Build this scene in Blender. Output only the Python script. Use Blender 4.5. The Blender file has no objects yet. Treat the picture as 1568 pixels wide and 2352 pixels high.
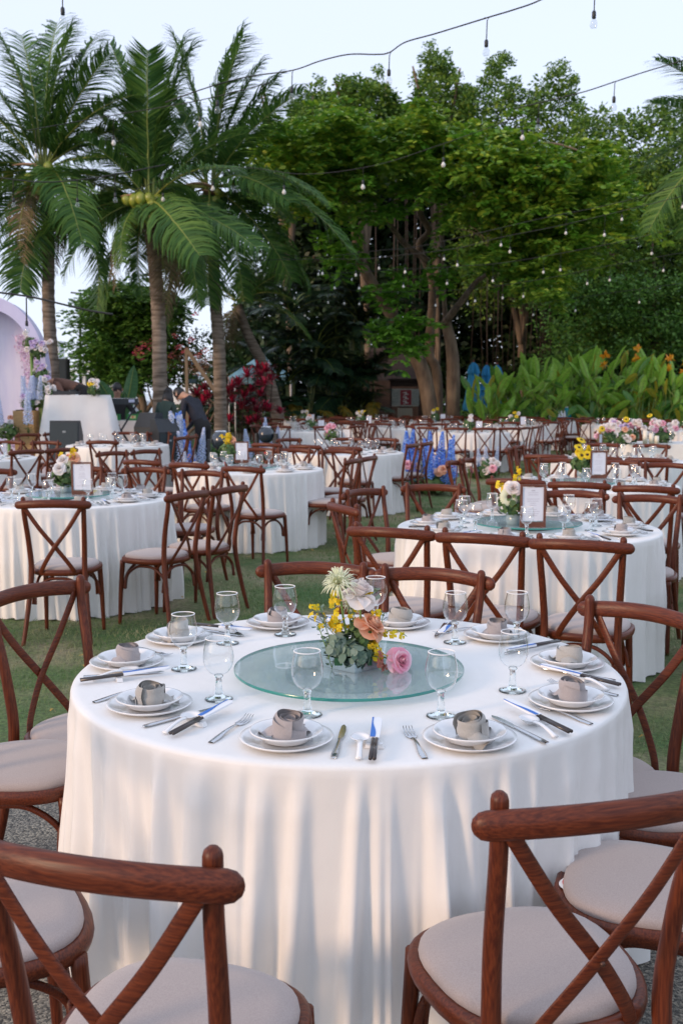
import bpy, math, random
import numpy as np
from mathutils import Vector, Matrix, Quaternion
from math import sin, cos, pi, radians, sqrt, atan2
S = bpy.context.scene
# ------------------------------------------------------------------ camera, sky, sun, exposure
PITCH, CAMH, FPX = .114, 1.52, 2392.
cd = bpy.data.cameras.new('camera'); cam = bpy.data.objects.new('camera', cd); S.collection.objects.link(cam)
cd.sensor_fit = 'VERTICAL'; cd.sensor_height = 36; cd.lens = FPX/2352*36
cd.clip_start = .05; cd.clip_end = 3000
cam.location = (0, 0, CAMH); cam.rotation_euler = (pi/2-PITCH, 0, 0)
cd.dof.use_dof = True; cd.dof.focus_distance = 2.7; cd.dof.aperture_fstop = 8.0
S.camera = cam
SUN_AZ, SUN_EL = radians(57), radians(14)      # behind the camera, a little to its left
w = bpy.data.worlds.new('World'); S.world = w; w.use_nodes = True
nt = w.node_tree; bg = nt.nodes['Background']; sky = nt.nodes.new('ShaderNodeTexSky')
sky.sky_type = 'NISHITA'; sky.sun_disc = False; sky.sun_elevation = SUN_EL; sky.sun_rotation = pi+SUN_AZ
sky.air_density = 1.0; sky.dust_density = 1.0; sky.ozone_density = 2.0
hz = nt.nodes.new('ShaderNodeMix'); hz.data_type = 'RGBA'; hz.inputs[0].default_value = .78; hz.inputs[7].default_value = (6.1, 6.65, 8.1, 1)   # thin high haze
nt.links.new(sky.outputs[0], hz.inputs[6]); nt.links.new(hz.outputs[2], bg.inputs[0]); bg.inputs[1].default_value = .12
sd = bpy.data.lights.new('sun', 'SUN'); sun = bpy.data.objects.new('sun', sd); S.collection.objects.link(sun)
sd.energy = 1.45; sd.angle = radians(10); sd.color = (1, .66, .42)
sun.rotation_euler = Vector((sin(SUN_AZ)*cos(SUN_EL), cos(SUN_AZ)*cos(SUN_EL), -sin(SUN_EL))).to_track_quat('-Z', 'Y').to_euler()
S.view_settings.view_transform = 'Standard'; S.view_settings.look = 'None'
S.view_settings.gamma = 1; S.view_settings.use_curve_mapping = False; S.view_settings.exposure = 0.50
S.cycles.use_denoising = True; S.cycles.transparent_max_bounces = 24; S.cycles.max_bounces = 8
S.cycles.sample_clamp_indirect = 4

# ------------------------------------------------------------------ helpers
R = random.Random(7); NR = np.random.RandomState(5)
C = S.collection
def ray(X, Y):
    dx = (X-784)/FPX; dz = -(Y-1176)/FPX
    return Vector((dx, cos(PITCH)+dz*sin(PITCH), -sin(PITCH)+dz*cos(PITCH)))
def up(X, Y, z=0.):                      # a point of the photograph (1568 wide) on the plane at height z
    d = ray(X, Y); t = (z-CAMH)/d.z; return Vector((d.x*t, d.y*t, z))
def at(X, Y, dist):                      # ... at a given distance
    d = ray(X, Y); t = dist/d.y; return Vector((d.x*t, dist, CAMH+d.z*t))
def tag(o, label=None, cat=None, group=None, kind=None):
    if label: o['label'] = label
    if cat: o['category'] = cat
    if group: o['group'] = group
    if kind: o['kind'] = kind
    return o
def thing(name, label, cat, loc=(0, 0, 0), rz=0, group=None):
    o = bpy.data.objects.new(name, None); C.objects.link(o); o.location = loc; o.rotation_euler = (0, 0, rz)
    o.empty_display_size = .1
    return tag(o, label, cat, group)
def obj(name, me, parent=None, loc=(0, 0, 0), rot=(0, 0, 0), sc=None):
    o = bpy.data.objects.new(name, me); C.objects.link(o); o.location = loc; o.rotation_euler = rot
    if sc is not None: o.scale = sc if hasattr(sc, '__len__') else (sc, sc, sc)
    if parent: o.parent = parent
    return o
def copy_tree(o, loc=None, rz=None, label=None, group=None, parent=None):
    c = o.copy(); C.objects.link(c)
    if parent: c.parent = parent
    if loc is not None: c.location = loc
    if rz is not None: c.rotation_euler = (c.rotation_euler[0], c.rotation_euler[1], rz)
    if label: c['label'] = label
    if group: c['group'] = group
    for ch in kids.get(o.name, ()): copy_tree(ch, parent=c)
    return c
kids = {}
def remember(root):                      # child lists, so copies need no scan of the whole file
    def rec(o):
        ch = [c for c in bpy.data.objects if c.parent == o]; kids[o.name] = ch
        for c in ch: rec(c)
    rec(root); return root
def np_mesh(name, V, F, mats, smooth=False, mi=None):
    V = np.asarray(V, dtype=np.float32); F = np.asarray(F, dtype=np.int32); me = bpy.data.meshes.new(name)
    n, k = F.shape
    me.vertices.add(len(V)); me.vertices.foreach_set('co', V.ravel())
    me.loops.add(n*k); me.loops.foreach_set('vertex_index', F.ravel())
    me.polygons.add(n); me.polygons.foreach_set('loop_start', np.arange(0, n*k, k, dtype=np.int32))
    me.polygons.foreach_set('loop_total', np.full(n, k, dtype=np.int32))
    for m in (mats if isinstance(mats, (list, tuple)) else [mats]): me.materials.append(m)
    if mi is not None: me.polygons.foreach_set('material_index', np.asarray(mi, dtype=np.int32))
    me.polygons.foreach_set('use_smooth', np.full(n, bool(smooth)))
    me.update(calc_edges=True); return me
class MB:
    def __init__(s): s.v = []; s.f = []; s.m = []; s.sm = []
    def add(s, V, F, mi=0, smooth=True):
        o = len(s.v); s.v += [tuple(p) for p in V]; s.f += [tuple(i+o for i in f) for f in F]
        s.m += [mi]*len(F); s.sm += [smooth]*len(F); return s
    def box(s, c, d, mi=0, rot=None, taper=1.):
        V = [Vector((x*d[0]/2*(taper if z > 0 else 1), y*d[1]/2*(taper if z > 0 else 1), z*d[2]/2)) for z in (-1, 1) for y in (-1, 1) for x in (-1, 1)]
        if rot is not None: V = [rot @ p for p in V]
        V = [p+Vector(c) for p in V]
        return s.add(V, [(0, 2, 3, 1), (4, 5, 7, 6), (0, 1, 5, 4), (2, 6, 7, 3), (0, 4, 6, 2), (1, 3, 7, 5)], mi, False)
    def tube(s, pts, r, n=8, mi=0, flat=None, cap=True, upv=None, rnd=False):
        pts = [Vector(p) for p in pts]; L = len(pts); rr = list(r) if hasattr(r, '__len__') else [r]*L
        if rnd:                           # rounded ends
            a, b = pts[0], pts[-1]; da = (pts[0]-pts[1]).normalized(); db = (pts[-1]-pts[-2]).normalized()
            e = [(.0, 1.), (.5, .87), (.87, .5), (.98, .17)]
            pts = [a+da*rr[0]*k for k, _ in reversed(e[1:])]+pts+[b+db*rr[-1]*k for k, _ in e[1:]]
            rr = [rr[0]*q for _, q in reversed(e[1:])]+rr+[rr[-1]*q for _, q in e[1:]]; L = len(pts)
        t0 = (pts[1]-pts[0]).normalized(); u = Vector(upv) if upv else (Vector((0, 0, 1)) if abs(t0.z) < .9 else Vector((1, 0, 0)))
        V = []; F = []
        for i, p in enumerate(pts):
            t = (pts[min(i+1, L-1)]-pts[max(i-1, 0)]).normalized()
            u = (u-t*u.dot(t)).normalized(); wv = t.cross(u)
            fx, fy = (flat or (1, 1))
            for k in range(n):
                a = 2*pi*k/n; V.append(p+u*(cos(a)*rr[i]*fx)+wv*(sin(a)*rr[i]*fy))
        for i in range(L-1):
            for k in range(n):
                a = i*n+k; b = i*n+(k+1) % n; F.append((a, b, b+n, a+n))
        if cap: F += [tuple(reversed(range(n))), tuple(range((L-1)*n, L*n))]
        return s.add(V, F, mi)
    def lathe(s, prof, n=24, c=(0, 0, 0), mi=0, sx=1, sy=1, closed=False):
        V = []; F = []; c = Vector(c)
        for r, z in prof:
            for k in range(n): a = 2*pi*k/n; V.append(c+Vector((cos(a)*r*sx, sin(a)*r*sy, z)))
        for i in range(len(prof)-1):
            for k in range(n):
                a = i*n+k; b = i*n+(k+1) % n; F.append((a, b, b+n, a+n))
        if closed or prof[0][0] > 1e-4 and False: F.append(tuple(reversed(range(n))))
        return s.add(V, F, mi)
    def ball(s, c, r, n=8, m=6, mi=0, rot=None):
        r = r if hasattr(r, '__len__') else (r, r, r); V = []; F = []; c = Vector(c)
        for i in range(m+1):
            th = pi*i/m
            for k in range(n):
                a = 2*pi*k/n; p = Vector((sin(th)*cos(a)*r[0], sin(th)*sin(a)*r[1], -cos(th)*r[2]))
                V.append(c+(rot @ p if rot else p))
        for i in range(m):
            for k in range(n):
                a = i*n+k; b = i*n+(k+1) % n; F.append((a, b, b+n, a+n))
        return s.add(V, F, mi)
    def grid(s, fn, nu, nv, mi=0, smooth=True):
        V = [fn(i/nu, j/nv) for j in range(nv+1) for i in range(nu+1)]; W = nu+1
        return s.add(V, [(j*W+i, j*W+i+1, (j+1)*W+i+1, (j+1)*W+i) for j in range(nv) for i in range(nu)], mi, smooth)
    def strip(s, pts, wd, nrm=(0, 0, 1), mi=0):
        V = []; L = len(pts); nrm = Vector(nrm)
        for i, p in enumerate(pts):
            t = (Vector(pts[min(i+1, L-1)])-Vector(pts[max(i-1, 0)])).normalized(); sd_ = t.cross(nrm)
            if sd_.length < 1e-3: sd_ = Vector((1, 0, 0))
            sd_.normalize(); wq = wd[i] if hasattr(wd, '__len__') else wd
            V += [Vector(p)-sd_*wq/2, Vector(p)+sd_*wq/2]
        return s.add(V, [(2*i, 2*i+1, 2*i+3, 2*i+2) for i in range(L-1)], mi)
    def me(s, name, mats):
        me = bpy.data.meshes.new(name); me.from_pydata(s.v, [], s.f)
        for m in (mats if isinstance(mats, (list, tuple)) else [mats]): me.materials.append(m)
        me.polygons.foreach_set('material_index', s.m); me.polygons.foreach_set('use_smooth', s.sm)
        me.update(); return me
def bez(p, n=8):                          # Catmull-Rom through points
    p = [Vector(q) for q in p]; out = []
    for i in range(len(p)-1):
        a, b, c, d = p[max(i-1, 0)], p[i], p[i+1], p[min(i+2, len(p)-1)]
        for k in range(n):
            t = k/n; out.append(.5*((2*b)+(c-a)*t+(2*a-5*b+4*c-d)*t*t+(3*b-a-3*c+d)*t**3))
    out.append(p[-1]); return out
def lerpr(rs, n):
    out = []
    for i in range(len(rs)-1): out += [rs[i]+(rs[i+1]-rs[i])*k/n for k in range(n)]
    return out+[rs[-1]]

# ------------------------------------------------------------------ materials
def mat(name, col, rough=.5, col2=None, scale=(1, 1, 1), nscale=5., detail=4, bump=0., bscale=None, metal=0., coat=0., sheen=0.,
        trans=0., island=None, spec=.5, ramp=(.35, .65), sub=0., bdist=.01):
    m = bpy.data.materials.new(name); m.use_nodes = True; t = m.node_tree; n = t.nodes; b = n['Principled BSDF']; L = t.links.new
    def rgba(c): return (c[0], c[1], c[2], 1)
    b.inputs['Base Color'].default_value = rgba(col); b.inputs['Roughness'].default_value = rough; b.inputs['Metallic'].default_value = metal
    b.inputs['Specular IOR Level'].default_value = spec
    if coat: b.inputs['Coat Weight'].default_value = coat; b.inputs['Coat Roughness'].default_value = .18
    if sheen: b.inputs['Sheen Weight'].default_value = sheen
    tc = n.new('ShaderNodeTexCoord'); mp = n.new('ShaderNodeMapping'); mp.inputs['Scale'].default_value = scale
    L(tc.outputs['Object'], mp.inputs[0]); cur = None
    if col2 is not None:
        no = n.new('ShaderNodeTexNoise'); no.inputs['Scale'].default_value = nscale; no.inputs['Detail'].default_value = detail
        L(mp.outputs[0], no.inputs['Vector']); r = n.new('ShaderNodeValToRGB')
        r.color_ramp.elements[0].position = ramp[0]; r.color_ramp.elements[1].position = ramp[1]
        r.color_ramp.elements[0].color = rgba(col); r.color_ramp.elements[1].color = rgba(col2)
        L(no.outputs[0], r.inputs[0]); cur = r.outputs[0]
    if island is not None:                # each leaf, blade or petal differs a little
        ge = n.new('ShaderNodeNewGeometry'); r2 = n.new('ShaderNodeValToRGB')
        while len(r2.color_ramp.elements) < len(island): r2.color_ramp.elements.new(.5)
        for i, c in enumerate(island):
            r2.color_ramp.elements[i].position = i/(len(island)-1); r2.color_ramp.elements[i].color = rgba(c)
        L(ge.outputs['Random Per Island'], r2.inputs[0])
        if cur is None: cur = r2.outputs[0]
        else:
            mx = n.new('ShaderNodeMix'); mx.data_type = 'RGBA'; mx.inputs[0].default_value = .5
            L(cur, mx.inputs[6]); L(r2.outputs[0], mx.inputs[7]); cur = mx.outputs[2]
    if cur is not None: L(cur, b.inputs['Base Color'])
    if bump:
        nb = n.new('ShaderNodeTexNoise'); nb.inputs['Scale'].default_value = bscale or nscale; nb.inputs['Detail'].default_value = 5
        L(mp.outputs[0], nb.inputs['Vector']); bp = n.new('ShaderNodeBump'); bp.inputs['Strength'].default_value = bump; bp.inputs['Distance'].default_value = bdist
        L(nb.outputs[0], bp.inputs['Height']); L(bp.outputs[0], b.inputs['Normal'])
    if trans:
        tr = n.new('ShaderNodeBsdfTranslucent'); mx = n.new('ShaderNodeMixShader'); mx.inputs[0].default_value = trans
        if cur is not None: L(cur, tr.inputs[0])
        else: tr.inputs[0].default_value = rgba(col)
        L(b.outputs[0], mx.inputs[1]); L(tr.outputs[0], mx.inputs[2]); L(mx.outputs[0], n['Material Output'].inputs[0])
    return m
def thin_glass(name, tint, rough=.02, f0=.045, gain=1., edge=1.):
    m = bpy.data.materials.new(name); m.use_nodes = True; t = m.node_tree; n = t.nodes; L = t.links.new; n.remove(n['Principled BSDF'])
    tr = n.new('ShaderNodeBsdfTransparent'); tr.inputs[0].default_value = (*tint, 1)
    lr = n.new('ShaderNodeValToRGB'); lr.color_ramp.elements[0].color = (*tint, 1); lr.color_ramp.elements[0].position = .6; lr.color_ramp.elements[1].color = (*[c*edge for c in tint], 1)
    gl = n.new('ShaderNodeBsdfGlossy'); gl.inputs['Roughness'].default_value = rough; gl.inputs[0].default_value = (1, 1, 1, 1)
    lw = n.new('ShaderNodeLayerWeight'); lw.inputs[0].default_value = .5
    pw = n.new('ShaderNodeMath'); pw.operation = 'POWER'; pw.inputs[1].default_value = 4; L(lw.outputs['Facing'], pw.inputs[0]); L(lw.outputs['Facing'], lr.inputs[0]); L(lr.outputs[0], tr.inputs[0])
    ma = n.new('ShaderNodeMath'); ma.operation = 'MULTIPLY_ADD'; ma.inputs[1].default_value = gain; ma.inputs[2].default_value = f0; L(pw.outputs[0], ma.inputs[0])
    mx = n.new('ShaderNodeMixShader'); L(ma.outputs[0], mx.inputs[0]); L(tr.outputs[0], mx.inputs[1]); L(gl.outputs[0], mx.inputs[2])
    L(mx.outputs[0], n['Material Output'].inputs[0]); return m
WX = mat('wood_rail', (.065, .013, .006), .40, (.15, .034, .012), (4, 90, 90), 3.0, 6, .25, spec=.32, bdist=.002)
WZ = mat('wood_post', (.065, .013, .006), .40, (.15, .034, .012), (90, 90, 4), 3.0, 6, .25, spec=.32, bdist=.002)
FAB = mat('seat_linen', (.355, .295, .275), .95, (.415, .35, .325), (1, 1, 1), 420, 2, .2, sheen=.3, spec=.2, bdist=.001)
BOLT = mat('bolt_metal', (.10, .05, .035), .35, metal=.6)
STW = mat('sticker_white', (.8, .8, .8), .4); STR = mat('sticker_red', (.6, .05, .06), .4)
CLOTH = mat('white_tablecloth', (.78, .77, .745), .5, (.83, .82, .80), (1, 1, 1), 3, 3, .25, 22, sheen=.15, spec=.5, bdist=.006)
CERAM = mat('white_porcelain', (.80, .80, .80), .12, coat=.5)
NAP = mat('napkin_linen', (.34, .305, .30), .95, (.38, .345, .34), (1, 1, 1), 420, 2, .5, sheen=.4, spec=.15, bdist=.001)
NAPG = mat('napkin_linen_grey', (.36, .345, .32), .95, (.40, .385, .355), (1, 1, 1), 420, 2, .5, sheen=.4, spec=.15, bdist=.001)
STEEL = mat('polished_steel', (.62, .63, .65), .16, metal=1.)
STICK = mat('dark_chopstick_wood', (.03, .02, .018), .3, coat=.4)
PAPER = mat('white_paper', (.8, .82, .86), .7); BLUE = mat('blue_print', (.03, .16, .55), .5)
GLASS = thin_glass('goblet_glass', (.97, .98, .98), f0=.075, gain=1.5, edge=.55); GRIM = thin_glass('goblet_rim', (.9, .95, .95), .04, .38, 1.)
def frosted(name, tint, rough, f0):
    m = thin_glass(name, tint, rough, f0, 1.); t = m.node_tree; n = t.nodes; o = n['Material Output']; src = o.inputs[0].links[0].from_socket
    d = n.new('ShaderNodeBsdfDiffuse'); d.inputs[0].default_value = (.56, .70, .72, 1); x = n.new('ShaderNodeMixShader'); x.inputs[0].default_value = .22
    t.links.new(src, x.inputs[1]); t.links.new(d.outputs[0], x.inputs[2]); t.links.new(x.outputs[0], o.inputs[0]); return m
GRIM = None
def solid_glass(name, col):
    m = bpy.data.materials.new(name); m.use_nodes = True; t = m.node_tree; n = t.nodes; n.remove(n['Principled BSDF'])
    g = n.new('ShaderNodeBsdfGlass'); g.inputs['Color'].default_value = (*col, 1); g.inputs['Roughness'].default_value = .01; g.inputs['IOR'].default_value = 1.5
    t.links.new(g.outputs[0], n['Material Output'].inputs[0]); return m
GSOL = solid_glass('solid_glass', (.98, 1, 1))
TEDGE = mat('turntable_edge', (.02, .22, .19), .15, coat=.6)
TURN = frosted('turntable_glass', (.94, .975, .975), .03, .07)
LEAF_EU = mat('eucalyptus_leaf', (.12, .19, .14), .65, island=[(.07, .13, .09), (.16, .24, .18), (.25, .31, .25)], trans=.15)
STEM = mat('green_stem', (.12, .24, .05), .5, (.2, .32, .08), nscale=20)
YEL = mat('yellow_petal', (.8, .58, .01), .6, island=[(.75, .5, .005), (.85, .68, .02)], trans=.25)
PEACH = mat('peach_petal', (.80, .42, .27), .6, island=[(.80, .36, .20), (.84, .50, .34), (.86, .62, .48)], trans=.25)
PINK = mat('pink_petal', (.82, .38, .48), .6, island=[(.80, .26, .40), (.85, .48, .58), (.87, .66, .72)], trans=.25)
BLUSH = mat('blush_petal', (.82, .66, .64), .6, island=[(.84, .73, .70), (.88, .84, .81)], trans=.25)
WHITE = mat('white_petal', (.84, .82, .80), .6, (.82, .76, .74), nscale=25, trans=.25)
CREAM = mat('cream_petal', (.78, .80, .55), .6, (.82, .83, .66), nscale=40, trans=.25)
BRN = mat('brown_centre', (.05, .02, .012), .8, bump=.5)
LILAC = mat('lilac_petal', (.55, .42, .68), .6, (.7, .6, .8), nscale=25, trans=.2)
DBLUE = mat('delphinium_blue', (.12, .22, .70), .6, island=[(.05, .15, .60), (.12, .30, .85), (.32, .52, .92)], trans=.2)
PBLUE = mat('delphinium_pale', (.5, .62, .85), .6, island=[(.45, .55, .8), (.7, .76, .9)], trans=.2)
GRN = mat('arrangement_leaf', (.05, .11, .03), .6, island=[(.03, .08, .02), (.08, .16, .04), (.13, .2, .07)], trans=.2)
SILV = mat('silver_box', (.36, .43, .45), .22, metal=.85)
BLACK = mat('black_plastic', (.012, .016, .02), .45, (.02, .025, .03), nscale=60, bump=.15, bdist=.002)
GRILL = mat('black_grille', (.012, .022, .028), .6, (.02, .035, .042), nscale=300, bump=.6, bdist=.002)
# ------------------------------------------------------------------ ground, patio, lawn, water
def flat(name, poly, z, m, kind='structure'):
    b = MB().add([(x, y, z) for x, y in poly], [tuple(range(len(poly)))], 0, False); return tag(obj(name, b.me(name, m)), kind=kind)
SOIL = mat('soil_ground', (.035, .028, .018), .95, (.05, .055, .025), nscale=1.2, bump=.5)
flat('ground', [(-900, -300), (900, -300), (900, 1500), (-900, 1500)], -.012, SOIL)
def lawn_mat():
    m = mat('lawn', (.035, .075, .018), .95, bump=.6, bscale=55, bdist=.02); t = m.node_tree; n = t.nodes; L = t.links.new; b = n['Principled BSDF']
    tc = n.new('ShaderNodeTexCoord'); a = n.new('ShaderNodeTexNoise'); a.inputs['Scale'].default_value = 1.1; a.inputs['Detail'].default_value = 8; a.inputs['Roughness'].default_value = .65
    L(tc.outputs['Object'], a.inputs['Vector']); r = n.new('ShaderNodeValToRGB'); e = r.color_ramp.elements
    e[0].position = .36; e[0].color = (.07, .15, .035, 1); e[1].position = .62; e[1].color = (.30, .26, .15, 1)
    k = e.new(.5); k.color = (.15, .19, .07, 1); L(a.outputs[0], r.inputs[0])
    c = n.new('ShaderNodeTexNoise'); c.inputs['Scale'].default_value = 40; c.inputs['Detail'].default_value = 5; L(tc.outputs['Object'], c.inputs['Vector'])
    mx = n.new('ShaderNodeMix'); mx.data_type = 'RGBA'; mx.blend_type = 'MULTIPLY'; mx.inputs[0].default_value = .75
    r2 = n.new('ShaderNodeValToRGB'); r2.color_ramp.elements[0].position = .35; r2.color_ramp.elements[0].color = (.35, .35, .35, 1); r2.color_ramp.elements[1].position = .65; L(c.outputs[0], r2.inputs[0])
    L(r.outputs[0], mx.inputs[6]); L(r2.outputs[0], mx.inputs[7]); L(mx.outputs[2], b.inputs['Base Color']); return m
EA, EB = Vector((-1.3, 4.15)), Vector((1.05, 3.0)); ED = (EB-EA).normalized()
far_l, far_r = EA-ED*12, EB+ED*12
flat('lawn', [tuple(far_l), tuple(far_r), (40, 8), (40, 31.5), (-9, 31.5), (-24, 12)], -.004, lawn_mat())
def patio_mat():
    m = mat('exposed_aggregate', (.2, .19, .17), .85, bdist=.003); t = m.node_tree; n = t.nodes; L = t.links.new; b = n['Principled BSDF']
    tc = n.new('ShaderNodeTexCoord'); v = n.new('ShaderNodeTexVoronoi'); v.inputs['Scale'].default_value = 150; L(tc.outputs['Object'], v.inputs['Vector'])
    r = n.new('ShaderNodeValToRGB'); e = r.color_ramp.elements; e[0].color = (.05, .05, .05, 1); e[1].color = (.42, .40, .35, 1); k = e.new(.45); k.color = (.17, .17, .155, 1)
    sp = n.new('ShaderNodeSeparateColor'); L(v.outputs['Color'], sp.inputs[0]); L(sp.outputs[0], r.inputs[0])
    a = n.new('ShaderNodeTexNoise'); a.inputs['Scale'].default_value = 2.5; a.inputs['Detail'].default_value = 6; L(tc.outputs['Object'], a.inputs['Vector'])
    r2 = n.new('ShaderNodeValToRGB'); r2.color_ramp.elements[0].position = .3; r2.color_ramp.elements[0].color = (.55, .55, .56, 1); r2.color_ramp.elements[1].position = .7; r2.color_ramp.elements[1].color = (1.1, 1.03, .9, 1); L(a.outputs[0], r2.inputs[0])
    mx = n.new('ShaderNodeMix'); mx.data_type = 'RGBA'; mx.blend_type = 'MULTIPLY'; mx.inputs[0].default_value = 1; L(r.outputs[0], mx.inputs[6]); L(r2.outputs[0], mx.inputs[7]); L(mx.outputs[2], b.inputs['Base Color'])
    bp = n.new('ShaderNodeBump'); bp.inputs['Strength'].default_value = .8; bp.inputs['Distance'].default_value = .004; bp.invert = True; L(v.outputs['Distance'], bp.inputs['Height']); L(bp.outputs[0], b.inputs['Normal']); return m
off = Vector((-ED.y, ED.x))*-14
flat('patio', [tuple(far_l), tuple(far_l+off), tuple(far_r+off), tuple(far_r)], 0., patio_mat())
WATER = mat('sea_water', (.05, .09, .11), .12, bump=.4, bscale=2, bdist=.05)
flat('sea', [(-900, 52), (900, 52), (900, 1400), (-900, 1400)], -.004, WATER)
# grass blades
GRASS = mat('grass_blade', (.06, .17, .03), .7, (.52, .44, .29), nscale=1.5, detail=7, ramp=(.44, .58), island=[(.055, .14, .03), (.10, .21, .045), (.17, .23, .08), (.28, .24, .14)], trans=.2)
def grass():
    V = []; 
    for y0, y1, dens, h, wd in ((2.6, 6, 5200, .022, .0035), (6, 10, 2600, .026, .0055), (10, 16, 1000, .03, .009), (16, 31, 330, .036, .018)):
        xs = .36*y1+.8; n = int((y1-y0)*2*xs*dens); x = NR.uniform(-xs, xs, n); y = NR.uniform(y0, y1, n)
        side = (x-EA.x)*(-ED.y)+(y-EA.y)*ED.x
        k = (side > -.01+NR.normal(0, .012, n)) & (np.abs(x) < .35*y+.6)
        patch = np.sin(x*2.1+1.3*np.sin(y*1.7))+np.sin(y*2.7+x)+.8*np.sin(x*5.3+y*4.1+2*np.sin(y*3.))+NR.normal(0, .5, n); k &= (patch > -.75)
        x, y = x[k], y[k]; n = len(x); a = NR.uniform(0, pi, n); l = NR.normal(0, .5, (n, 2))*h; hh = h*NR.uniform(.4, 1.25, n)
        ww = wd*NR.uniform(.5, 1, n)/2; z = np.full(n, -.004)
        p = np.stack([np.stack([x-ww*np.cos(a), y-ww*np.sin(a), z], 1), np.stack([x+ww*np.cos(a), y+ww*np.sin(a), z], 1), np.stack([x+l[:, 0], y+l[:, 1], z+hh], 1)], 1)
        V.append(p.reshape(-1, 3))
    V = np.concatenate(V); return np_mesh('grass', V, np.arange(len(V)).reshape(-1, 3), GRASS)
tag(obj('grass', grass()), 'short mown grass with worn brown patches between the tables', 'grass', kind='stuff')
# a few fallen leaves on the lawn
lb = MB(); FL = mat('fallen_leaf', (.35, .22, .04), .8)
for k in range(60):
    y = R.uniform(4.2, 14); x = R.uniform(-.33, .33)*y; a = R.uniform(0, 6.3); s = R.uniform(.015, .035)
    lb.strip([(x-cos(a)*s, y-sin(a)*s, .022), (x, y, .03), (x+cos(a)*s, y+sin(a)*s, .02)], [.004, s*.8, .003])
tag(obj('fallen_leaves', lb.me('fallen_leaves', FL)), 'small yellow dry leaves lying on the lawn', 'leaves', kind='stuff')

# ------------------------------------------------------------------ chairs
def rail_pts(n=14):
    out = []
    for i in range(n+1):
        x = -.205+.41*i/n; q = x/.205; out.append((x, -.262-.045*(1-q*q), .858+.012*(1-q*q)))
    return out
def seat_outline(k=1., n=40):
    out = []
    for i in range(n):
        a = 2*pi*i/n; c, s = cos(a), sin(a)
        ex = 2.6; x = abs(c)**(2/ex)*(1 if c >= 0 else -1); y = abs(s)**(2/ex)*(1 if s >= 0 else -1)
        wd = .205+.018*(y) ; out.append((x*wd*k, y*.205*k))
    return out
def build_chair(detail=True):
    t = thing('cross_back_chair', 'x', 'chair'); n = 12 if detail else 6; st = 6 if detail else 3
    P = {}
    o = seat_outline(1, 40 if detail else 20); N = len(o)
    def ringm(layers, m, name, capt=True):
        b = MB(); V = [(x*k, y*k, z) for k, z in layers for x, y in o]; F = [(i*N+j, i*N+(j+1) % N, (i+1)*N+(j+1) % N, (i+1)*N+j) for i in range(len(layers)-1) for j in range(N)]
        F += [tuple(range((len(layers)-1)*N, len(layers)*N)), tuple(reversed(range(N)))]
        return b.add(V, F).me(name, m)
    P['seat_frame'] = ringm([(.95, .415), (1., .42), (1.02, .435), (1.01, .449), (.97, .455), (.92, .452)], WX, 'seat_frame')
    P['cushion'] = ringm([(.90, .44), (.925, .456), (.915, .466), (.87, .473), (.7, .479), (.4, .482), (.1, .483)], FAB, 'cushion')
    rb = MB().tube(rail_pts(14 if detail else 6), .0265, n+2, flat=(.95, .60), rnd=True, upv=(0, 0, 1)); P['top_rail'] = rb.me('top_rail', WX)
    def postp(s):
        b = MB(); pts = bez([(s*.205, -.265, 0), (s*.182, -.225, .2), (s*.162, -.19, .44), (s*.168, -.205, .62), (s*.178, -.243, .80), (s*.181, -.250, .893)], st)
        b.tube(pts, lerpr([.0125, .0155, .0175, .0165, .0155, .0148], st), n, rnd=detail); return b.me('post', WZ)
    P['rear_post'] = [postp(-1), postp(1)]
    def legp(s):
        b = MB(); b.tube(bez([(s*.185, .175, 0), (s*.18, .165, .22), (s*.172, .15, .43)], st), lerpr([.0115, .0155, .018], st), n); return b.me('leg', WZ)
    P['front_leg'] = [legp(-1), legp(1)]
    def slat(s):
        b = MB(); yo = -.004 if s > 0 else .004
        pts = bez([(s*.178, -.272+yo, .858), (s*.09, -.262+yo, .72), (-s*.005, -.245+yo, .595), (-s*.075, -.215+yo, .49), (-s*.1, -.195+yo, .44)], st)
        b.tube(pts, .0135, n, flat=(.32, 1.) , upv=(0, 1, 0)); return b.me('cross_slat', WX)
    P['cross_slat'] = [slat(-1), slat(1)]
    def hoop(a, c, inn):
        a = Vector(a); c = Vector(c); pts = bez([a+Vector((0, 0, -.17)), a+(c-a)*.06+Vector((0, 0, -.08)), a+(c-a)*.28+Vector((0, 0, -.022)), a+(c-a)*.5+Vector((0, 0, -.012)), a+(c-a)*.72+Vector((0, 0, -.022)), a+(c-a)*.94+Vector((0, 0, -.08)), c+Vector((0, 0, -.17))], st-1)
        pts = [p+Vector(inn) for p in pts]; return MB().tube(pts, .0095, 8 if detail else 5).me('brace', WX)
    z = .41
    P['brace'] = [hoop((-.175, .155, z), (.175, .155, z), (0, -.02, 0)), hoop((-.162, -.195, z), (.162, -.195, z), (0, .02, 0)),
                  hoop((-.172, .15, z), (-.165, -.19, z), (.02, 0, 0)), hoop((.172, .15, z), (.165, -.19, z), (-.02, 0, 0))]
    if not detail: return t, P
    for k, v in P.items():
        for mm in (v if isinstance(v, list) else [v]): obj({'rear_post': 'rear_post', 'front_leg': 'front_leg'}.get(k, k), mm, t)
    bm_ = MB().ball((0, 0, 0), (.005, .004, .005), 8, 4).me('bolt', BOLT)
    for q in ((-.176, -.285, .855), (.176, -.285, .855), (0, -.262, .60)): obj('bolt', bm_, t, q)
    return t, P
CH, PCH = build_chair(True); remember(CH)
_, PF = build_chair(False); bpy.data.objects.remove(_)
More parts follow.
